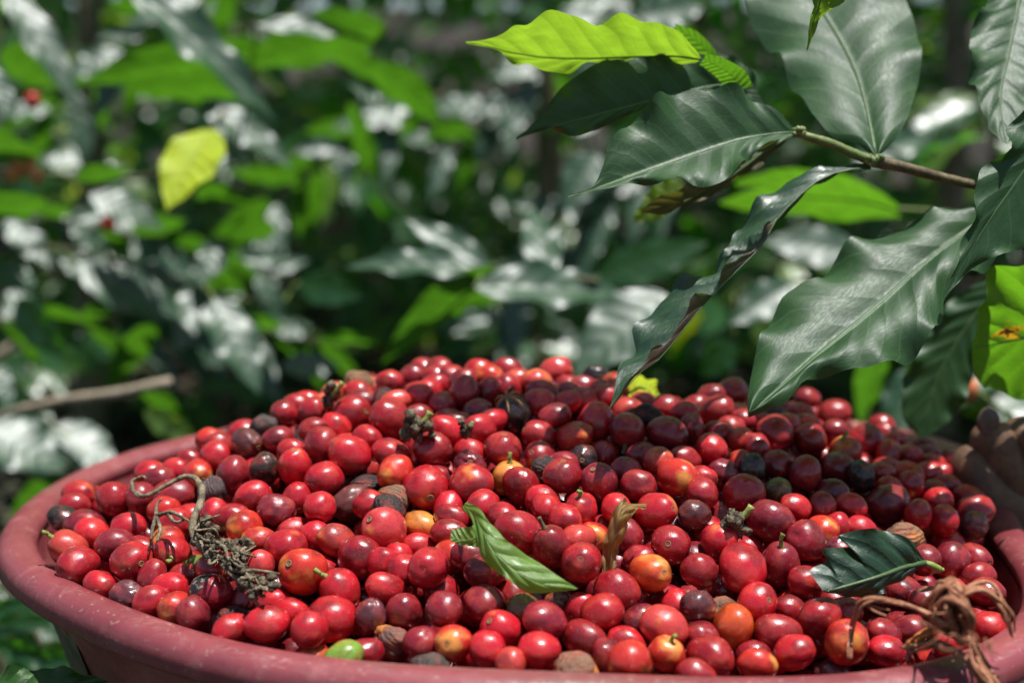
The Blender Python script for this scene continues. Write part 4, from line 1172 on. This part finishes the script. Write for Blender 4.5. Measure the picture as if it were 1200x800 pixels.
def midground():
    G = [
     ('blurred coffee twig with silvery leaves just above the heap, centre', (600, 310, 1.0), [(700, 330, 1.0), (640, 322, 1.0), (575, 316, 1.0), (520, 300, 1.03)],
      [(575, 316, 404, 293, 34, 1.0, 's'), (572, 314, 478, 252, 36, 1.03, 'm'), (580, 312, 455, 398, 52, .98, 'g'), (556, 337, 752, 328, 52, .97, 's'), (782, 345, 668, 425, 72, .95, 's'), (640, 330, 628, 228, 46, 1.02, 's'), (622, 320, 660, 262, 40, 1.03, 's'), (700, 325, 830, 285, 50, 1.1, 'd')]),
     ('blurred coffee twig with long bright leaves near the top left', (420, 40, 1.15), [(470, 10, 1.15), (440, 50, 1.15), (380, 60, 1.2), (300, 60, 1.2)],
      [(452, 28, 285, 75, 62, 1.12, 'g'), (300, 30, 452, 28, 26, 1.10, 's'), (330, 62, 90, 70, 40, 1.2, 'g'), (300, 100, 150, 95, 46, 1.25, 'g'), (380, 50, 460, 90, 34, 1.2, 'g'), (435, 75, 520, 140, 50, 1.18, 'g'), (470, 150, 410, 85, 24, 1.15, 's'), (150, -15, 330, 118, 46, 1.1, 's'), (225, 20, 275, 90, 30, 1.15, 'g'), (235, 118, 345, 185, 36, 1.2, 's'), (410, 120, 440, 205, 28, 1.3, 'g')]),
     ('blurred coffee twig at the far left with a bent silvery leaf', (20, 60, 1.1), [(-40, 20, 1.1), (10, 30, 1.1), (40, 40, 1.1)],
      [(5, -15, 96, 110, 34, 1.1, 's'), (0, 60, 80, 95, 60, 1.15, 'g'), (-30, 70, 18, 135, 30, 1.05, 's'), (-40, 170, 50, 165, 46, 1.1, 'g'), (-30, 255, 55, 225, 44, 1.1, 'g'), (20, 110, 0, 20, 40, 1.2, 'd')]),
     ('blurred coffee twig carrying the big yellow leaf, left', (250, 150, 1.1), [(262, 130, 1.1), (246, 156, 1.1), (180, 205, 1.15), (60, 205, 1.15), (-20, 195, 1.15)],
      [(250, 152, 192, 232, 64, .98, 'y'), (90, 212, 152, 190, 24, 1.1, 'g'), (230, 232, 300, 222, 30, 1.2, 'g'), (95, 195, 50, 185, 30, 1.2, 's'), (105, 228, 195, 262, 34, 1.2, 's')]),
     ('low blurred coffee twig with wide shining leaves left of the tub', (150, 330, 1.15), [(-40, 300, 1.2), (60, 290, 1.2), (150, 310, 1.15), (240, 340, 1.15), (330, 360, 1.2)],
      [(90, 308, 215, 372, 52, 1.15, 's'), (55, 300, 170, 338, 30, 1.2, 's'), (240, 330, 205, 410, 44, 1.2, 's'), (-10, 315, 45, 330, 34, 1.1, 's'), (260, 280, 235, 330, 34, 1.2, 's'), (320, 262, 268, 278, 34, 1.25, 'g'), (250, 350, 305, 450, 46, 1.1, 's'), (330, 430, 400, 428, 30, 1.2, 's'), (180, 380, 130, 440, 40, 1.2, 'g'), (20, 350, 70, 420, 44, 1.15, 'd'), (350, 330, 420, 350, 40, 1.3, 'd'), (160, 325, 232, 318, 40, 1.3, 'm')]),
     ('low blurred coffee twig behind the left rim of the tub', (60, 520, 1.1), [(-40, 560, 1.1), (20, 530, 1.1), (90, 520, 1.1)],
      [(-20, 500, 75, 545, 52, 1.05, 's'), (60, 500, 135, 550, 46, 1.1, 's'), (90, 560, 20, 590, 40, 1.1, 'g'), (160, 455, 230, 500, 30, 1.2, 'g'), (0, 430, 10, 480, 20, 1.0, 's'), (170, 480, 230, 520, 30, 1.1, 'd')]),
     ('blurred coffee twig with large dark leaves behind the leaf cluster at right', (960, 330, 1.1), [(1150, 300, 1.1), (1040, 320, 1.1), (930, 330, 1.1), (860, 345, 1.1)],
      [(930, 332, 855, 375, 44, 1.05, 'm'), (1010, 300, 900, 270, 50, 1.1, 'm'), (1080, 130, 980, 120, 46, 1.2, 'd'), (1000, 190, 1100, 150, 40, 1.2, 'm'), (860, 400, 820, 440, 40, 1.1, 'd'), (1030, 400, 1010, 490, 46, .95, 'g'), (880, 380, 960, 420, 40, 1.2, 'd'), (1075, 430, 1040, 520, 50, 1.0, 'm'), (700, 180, 660, 240, 50, 1.15, 'm'), (700, 150, 660, 120, 50, 1.25, 'm'), (750, 20, 830, 5, 46, 1.2, 'm'), (920, 40, 990, 90, 46, 1.3, 'd')]),
    ]
    for gi, (lab, base, stem, leaves) in enumerate(G):
        e = empty('coffee_twig', at(*base), lab, 'coffee twig', 'blurred coffee twigs behind the tub')
        twig(e, stem, [.0026, .0022, .0016], 'bark_thin', 24)
        for k, lf in enumerate(leaves):
            px_leaf(e, *lf, i=k+gi, seed=k)
            x0, y0, x1, y1, w_, D, md = lf
            sx = min(stem, key=lambda s: math.hypot(s[0]-x0, s[1]-y0))
            if math.hypot(sx[0]-x0, sx[1]-y0) > 60: continue
            part('leaf_stalk', mesh('leaf_stalk', *tube([at(*sx), at((sx[0]+x0)/2, (sx[1]+y0)/2-4, (sx[2]+D)/2), at(x0, y0, D)], [.0016, .0012, .0012], 5, 6), M['twig_green']), e)
        if gi == 3:
            r_ = random.Random(2)
            for k in range(6): part('blossom', mesh('blossom', *blob(at(28+r_.uniform(-14, 14), 195+r_.uniform(-12, 12), 1.12), r_.uniform(.004, .008), (1, 1, 1), 2, .6, k), M['blossom']), e)
            for x, y in ((127, 261), (38, 118)): part('berry', mesh('berry', *blob(at(x, y, 1.2), .007, (1, 1, 1.1), 3, .03, x), M['berry']), e)
    e = empty('dead_branch', at(20, 485, 1.1), 'pale bare stick slanting through the shade left of the tub', 'branch')
    twig(e, [(-30, 500, 1.15), (10, 484, 1.1), (70, 470, 1.08), (140, 460, 1.06), (200, 447, 1.05)], [.0030, .0036, .0042, .0040], 'stick', 30, 'stick', 3)
    e = empty('dead_branch', at(20, 400, 1.4), 'short blurred stick at the left edge above the pale stick', 'branch')
    twig(e, [(-30, 430, 1.4), (10, 408, 1.4), (42, 380, 1.4)], [.004, .005, .004], 'stick', 16, 'stick', 4)
midground()
def leafy(label, stem, n, size, seed, wts=(2, 3, 5), modes='smg'):
    e = empty('coffee_twig', at(*stem[0]), label, 'coffee twig', 'blurred coffee twigs behind the tub'); r_ = random.Random(seed)
    twig(e, stem, [.0028, .0022, .0012], 'bark_thin', 24); P = catmull(stem, n+2)
    for k in range(1, n+1):
        x, y, D = P[k]; tx, ty = P[k+1][0]-P[k-1][0] if k+1 < n+2 else 1, P[min(k+1, n+1)][1]-P[k-1][1]; a0 = math.atan2(ty, tx)
        for sd in (-1, 1):
            a = a0+sd*r_.uniform(.5, 1.1); ln = size*r_.uniform(.7, 1.2); dx, dy = math.cos(a)*ln, math.sin(a)*ln*.75+ln*r_.uniform(0, .45)
            md = r_.choices(modes, wts)[0]; px_leaf(e, x, y, x+dx, y+dy, size*r_.uniform(.26, .40), D+r_.uniform(-.02, .02), md, i=k, seed=k*2+(sd > 0)+seed)
leafy('blurred coffee twig with many small silvery leaves, left middle', [(-30, 250, 1.35), (90, 262, 1.35), (210, 290, 1.35), (340, 330, 1.35)], 9, 82, 1)
leafy('blurred coffee twig with silvery leaves low at the left above the pale stick', [(-40, 380, 1.3), (80, 372, 1.3), (220, 372, 1.3), (420, 410, 1.3)], 9, 78, 2)
leafy('blurred coffee twig with small glinting leaves between the yellow leaf and centre', [(520, 110, 1.5), (420, 160, 1.5), (330, 230, 1.5), (270, 320, 1.5)], 9, 72, 3, (2, 2, 6))
leafy('blurred coffee twig with glinting leaves at the top centre behind the glowing leaf', [(760, -20, 1.5), (660, 60, 1.5), (580, 130, 1.5), (500, 190, 1.5)], 9, 76, 4, (3, 5, 2))
leafy('blurred coffee twig with glinting leaves at the top left corner', [(300, -40, 1.45), (200, 20, 1.45), (110, 90, 1.45), (30, 150, 1.45)], 8, 80, 5, (2, 2, 6))
leafy('dim blurred coffee twig between the centre and the hanging curled leaf', [(820, 180, 1.6), (740, 220, 1.6), (660, 280, 1.6), (560, 400, 1.6)], 8, 80, 6, (2, 6, 2))
leafy('dark coffee twig in the shade beside the tub at the bottom left', [(-80, 640, .86), (-10, 680, .86), (40, 740, .86), (70, 810, .86)], 7, 90, 7, (1, 2, 1, 6), 'smgd')
leafy('dark coffee twig just under the left rim of the tub', [(-90, 720, .80), (-30, 740, .80), (10, 790, .80), (20, 850, .80)], 6, 95, 8, (0, 1, 1, 7), 'smgd')
def low_leaf():
    e = empty('coffee_twig', at(-40, 850, .50), 'green leaf edge poking in at the bottom left corner below the rim', 'coffee twig')
    traced('leaf', e, [(-60, 830), (0, 815), (60, 806), (126, 800)], [(-60, 792), (0, 786), (50, 781), (95, 787), (126, 797)], [(-60, 870), (0, 850), (60, 826), (126, 802)], .50, .50, .8, .8, M['leaf_green'], nw=7, seed=3)
low_leaf()
e = empty('coffee_twig', at(1160, 470, .85), 'faint twig with one orange unripe berry above the hand', 'coffee twig')
twig(e, [(1120, 445, .85), (1135, 452, .85), (1160, 470, .85), (1230, 520, .88)], [.001, .0015, .002], 'twig_green')
part('berry', mesh('berry', *blob(at(1134, 456, .85), .0065, (1, 1, 1.2), 4, .05, 3), M['blossom']), e)
# ---------------------------------------------------------------- coffee bushes behind
def bush(x, y, h, label, seed, nb=20, br=.55, cull=True, lean=0.0):
    bias = -.55 if x < .2 else -.3
    r_ = random.Random(seed); z0 = gz(x, y); e = empty('coffee_bush', (x, y, z0), label, 'coffee bush', 'coffee bushes behind the tub')
    top = Vector((x+lean, y+r_.uniform(-.1, .1), z0+h))
    tr = [Vector((x, y, z0-.03)), Vector((x+r_.uniform(-.04, .04), y, z0+h*.35)), Vector((x+lean*.5+r_.uniform(-.05, .05), y, z0+h*.7)), top]
    part('trunk', mesh('trunk', *tube(tr, [.026, .020, .014, .006], 9, 24, .12, seed), M['bark']), e)
    cnt = 0; OV, OF, OU = [], [], []
    TP = catmull([list(t) for t in tr], 60)
    for b in range(nb):
        f = .06+.92*(b+r_.random())/nb; p0 = Vector(TP[int(f*59)]); az = b*2.4+r_.uniform(-.5, .5); ln = br*(1.15-.55*f)*r_.uniform(.8, 1.2); el = r_.uniform(.0, .5)
        d = Vector((math.cos(az), math.sin(az), 0)); pts = [p0+d*ln*s+Vector((0, 0, math.sin(el)*ln*s-.38*ln*s*s+.02*r_.uniform(-1, 1))) for s in (0, .33, .66, 1)]
        pr = [proj(q) for q in pts]; vis = any(q and -80 < q[0] < 1280 and -80 < q[1] < 860 for q in pr)
        P = catmull([list(q) for q in pts], 24)
        bo = part('branch', mesh('branch', *tube(P, [.0038-.0026*i/23 for i in range(24)], 6, None, .1, seed+b), M['bark_thin']), e) if vis else None
        npair = max(3, int(ln/.050))
        for k in range(npair):
            u = (k+1.0)/npair; q = Vector(P[min(int(u*23), 23)]); tdir = Vector(P[min(int(u*23)+1, 23)]-P[max(int(u*23)-1, 0)]).normalized()
            for sd in (-1, 1):
                side = tdir.cross(Vector((0, 0, 1))).normalized()*sd
                L = (side*r_.uniform(.6, 1.1)+tdir*r_.uniform(.35, .9)+Vector((0, 0, r_.uniform(-.75, .15)))).normalized()
                N = (Vector((0, 0, 1))+Vector((r_.gauss(0, .33), r_.gauss(bias, .38), 0))).normalized(); lg = r_.uniform(.075, .128); i = r_.randrange(6)
                m = basis(q+L*.008, L, N, lg, lg*r_.uniform(.85, 1.15)); c = proj(q+L*lg*.5)
                if c and -60 < c[0] < 1260 and -60 < c[1] < 700 and cnt < 300:
                    kind = r_.choices(('leaf_bg', 'leaf_green', 'leaf_yellow'), (74, 24, 2) if x < .1 else (92, 7, 1))[0]; put_leaf(e, m, kind, i); cnt += 1
                elif q.y > .45 and r_.random() < (.25 if y < 1.3 else .95) and (c is None or (c[1] > -1500 and c[1] < 1100 and abs(c[0]-600) < 1500)):
                    V, F, UV = LIB[i]; o = len(OV); OV += [m @ Vector(v) for v in V]; OF += [tuple(a+o for a in f_) for f_ in F]; OU += UV
    if OV:
        o = part('leaves', mesh('leaves', OV, OF, M['leaf_bg'], True, OU), e); o['kind'] = 'stuff'
    return cnt
BUSH = [(-.62, .95, 1.25, 'nearest coffee bush at the left, its leaves glinting above the pale stick', 1, 24, .55),
        (.02, 1.15, 1.3, 'coffee bush in the centre behind the crest of the heap', 2, 24, .55),
        (.62, .95, 1.35, 'shaded coffee bush at the right behind the twigs and the hand', 3, 24, .55),
        (-1.05, 1.75, 1.6, 'coffee bush at the left edge, second row', 4, 24, .65), (-.35, 1.75, 1.5, 'coffee bush left of centre, second row', 5, 24, .6),
        (.35, 1.8, 1.5, 'coffee bush right of centre, second row', 6, 24, .6), (1.05, 1.9, 1.6, 'coffee bush at the right edge, second row', 7, 24, .65),
        (-1.6, 2.7, 1.8, 'coffee bush at the far left, third row', 8, 22, .75), (-.7, 2.7, 1.8, 'coffee bush left of centre, third row', 9, 22, .75),
        (.1, 2.7, 1.8, 'coffee bush in the centre, third row', 10, 22, .75), (.9, 2.8, 1.8, 'coffee bush right of centre, third row', 11, 22, .75), (1.7, 2.9, 1.8, 'coffee bush at the far right, third row', 12, 22, .75)]
NL = [bush(b[0], b[1]+.38, *b[2:]) for b in BUSH]; print('bush leaves', NL)
def added_shade_tree():
    """unseen coffee tree added so its overhead leaves shade the hand"""
    e = empty('added_coffee_tree', (.95, -.05, 0), 'coffee tree added out of view at the right, its overhead leaves shading the hand', 'coffee tree')
    part('trunk', mesh('trunk', *tube([(.95, -.05, -.03), (.93, -.04, .6), (.90, -.03, 1.2), (.86, 0, 1.8)], [.035, .028, .020, .010], 10, 24, .1, 5), M['bark']), e)
    r_ = random.Random(12); OV, OF, OU = [], [], []
    for b in range(0):
        z = .66+.07*b; y0 = (.05, .13, -.10, .09, .17, .02)[b]; P = catmull([(.91, -.03, z), (.66, y0*.6, z+.08), (.42, y0, z+.08), ((.15, .12, .30, .20, .14, .26)[b], y0*1.1, z+.02)], 26)
        part('branch', mesh('branch', *tube(P, [.006-.004*i/25 for i in range(26)], 6, None, .1, b), M['bark']), e)
        for k in range(2, 26, 2):
            q = Vector(P[k]); 
            for sd in (-1, 1):
                if r_.random() < .70: continue
                L = Vector((-.5, sd*r_.uniform(.5, 1), r_.uniform(-.5, .1))).normalized(); N = (Vector((0, 0, 1))+Vector((r_.gauss(0, .3), r_.gauss(0, .3), 0))).normalized(); lg = r_.uniform(.09, .14)
                m = basis(q, L, N, lg, lg); V, F, UV = LIB[r_.randrange(6)]; o = len(OV); OV += [m @ Vector(v) for v in V]; OF += [tuple(a+o for a in f_) for f_ in F]; OU += UV
    for i in range(10):  # leaves added out of view above the hand to darken it
        q = Vector((.30+.03*i+r_.uniform(-.02, .02), r_.uniform(.0, .07), .60+.008*i)); m = basis(q, Vector((-.6, r_.uniform(-1, 1), -.1)), Vector((r_.gauss(0, .2), r_.gauss(0, .2), 1)), .12, .13); V, F, UV = LIB[i % 6]; o = len(OV); OV += [m @ Vector(v) for v in V]; OF += [tuple(a+o for a in f_) for f_ in F]; OU += UV
    part('branch', mesh('branch', *tube([(.92, -.03, .55), (.70, .0, .63), (.45, .0, .64), (.25, -.01, .60)], [.005, .004, .003, .002], 6, 24, .1, 77), M['bark']), e)
    o = part('leaves', mesh('leaves', OV, OF, M['leaf_bg'], True, OU), e); o['kind'] = 'stuff'
added_shade_tree()
def added_canopy(x, y, x0, x1, seed, label):  # unseen tree added so its crown throws dappled shade over the background
    e = empty('added_shade_tree', (x, y, gz(x, y)), label, 'tree'); r_ = random.Random(seed); V, F, UV = [], [], []
    part('trunk', mesh('trunk', *tube([(x, y, gz(x, y)-.05), (x, y+.05, 1.2), (x*.93, y, 2.3), (x*.7, y-.1, 3.0)], [.14, .11, .085, .05], 14, 30, .05, seed), M['bark']), e)
    for k in range(6): part('limb', mesh('limb', *tube([(x*.93, y, 2.2+.1*k), (x*.7, y+(k-2.5)*.35, 2.75), ((x0+x1)/2, y+(k-2.5)*.6, 3.0), (x0 if x > 0 else x1, y+(k-2.5)*.7, 2.9)], [.05, .035, .022, .008], 8, 20, .08, k), M['bark']), e)
    for k in range(5200 if x > 0 else 2600):
        p = Vector((r_.uniform(x0, x1), r_.uniform(.85, 4.6), r_.uniform(2.3, 3.3)))
        if mnoise.noise(Vector((p.x*2.3, p.y*2.3, seed))) + .35*mnoise.noise(Vector((p.x*7, p.y*7, seed))) < .02: continue
        lg = r_.uniform(.10, .16); L = Vector((r_.gauss(0, 1), r_.gauss(0, 1), r_.uniform(-.5, .2))).normalized(); N = Vector((r_.gauss(0, .3), r_.gauss(0, .3), 1)).normalized(); m = basis(p, L, N, lg, lg*1.2); o = len(V)
        lv = [(0, 0, 0), (.17, .35, .04), (.14, .75, .0), (0, 1, -.12), (-.14, .75, 0), (-.17, .35, .04)]
        V += [m @ Vector(q) for q in lv]; F.append(tuple(o+i for i in range(6))); UV += [(0, .5), (.35, 1), (.75, 1), (1, .5), (.75, 0), (.35, 0)]
    o = part('crown', mesh('crown', V, F, M['leaf_bg'], True, UV), e); o['kind'] = 'stuff'
added_canopy(-3.4, 2.6, -3.2, .1, 3, 'shade tree added out of view at the left, its crown dappling the hedge with sun')
added_canopy(3.6, 2.7, .1, 3.2, 5, 'shade tree added out of view at the right, its crown darkening the hedge')
def hedge():
    r_ = random.Random(99); V, F, UV = [], [], []
    for k in range(11000):
        y = r_.uniform(3.3, 5.4); x = r_.uniform(-.75, .75)*(y+1.2); z = gz(x, y)+r_.uniform(0, 2.3); lg = r_.uniform(.10, .17); i = r_.randrange(6)
        if mnoise.noise(Vector((x*1.8, y*1.2, z*2.2))) < -.25: continue
        L = Vector((r_.gauss(0, 1), r_.gauss(-.3, .6), r_.uniform(-.9, .2))).normalized(); N = (Vector((0, 0, 1))+Vector((r_.gauss(0, .4), r_.gauss(-.2, .4), 0))).normalized()
        m = basis(Vector((x, y, z)), L, N, lg, lg); o = len(V)
        lv = [(0, 0, 0), (.17, .35, .04), (.14, .75, .0), (0, 1, -.12), (-.14, .75, 0), (-.17, .35, .04), (0, .35, 0), (0, .75, -.04)]
        V += [m @ Vector(q) for q in lv]; F += [(o, o+1, o+6), (o, o+6, o+5), (o+1, o+2, o+7, o+6), (o+6, o+7, o+4, o+5), (o+2, o+3, o+7), (o+7, o+3, o+4)]
        UV += [(0, .5), (.35, 1), (.75, 1), (1, .5), (.75, 0), (.35, 0), (.35, .5), (.75, .5)]
    tag(part('coffee_hedge', mesh('coffee_hedge', V, F, M['leaf_bg'], True, UV)), 'dense mass of coffee foliage filling the far background', kind='stuff')
hedge()
def litter():
    r_ = random.Random(5); V, F, UV = [], [], []
    for k in range(4000):
        x, y = (r_.uniform(-2.2, 2.2), r_.uniform(-1.0, 3.5)) if k < 2600 else (r_.uniform(-.8, .1), r_.uniform(-.3, .8))
        if math.hypot(x-TC.x, y) < .27: continue
        lg = r_.uniform(.07, .13); L = Vector((r_.gauss(0, 1), r_.gauss(0, 1), r_.uniform(-.1, .35))).normalized(); N = Vector((r_.gauss(0, .35), r_.gauss(0, .35), 1)).normalized()
        m = basis(Vector((x, y, gz(x, y)+(r_.uniform(.005, .05) if k < 2600 else r_.uniform(.01, .14)))), L, N, lg, lg); a, f, u = LIB[r_.randrange(6)]; o = len(V)
        V += [m @ Vector(q) for q in a]; F += [tuple(i+o for i in q) for q in f]; UV += u
    tag(part('leaf_litter', mesh('leaf_litter', V, F, M['litter'], True, UV)), 'low leaves and litter covering the soil round the tub', kind='stuff')
litter()
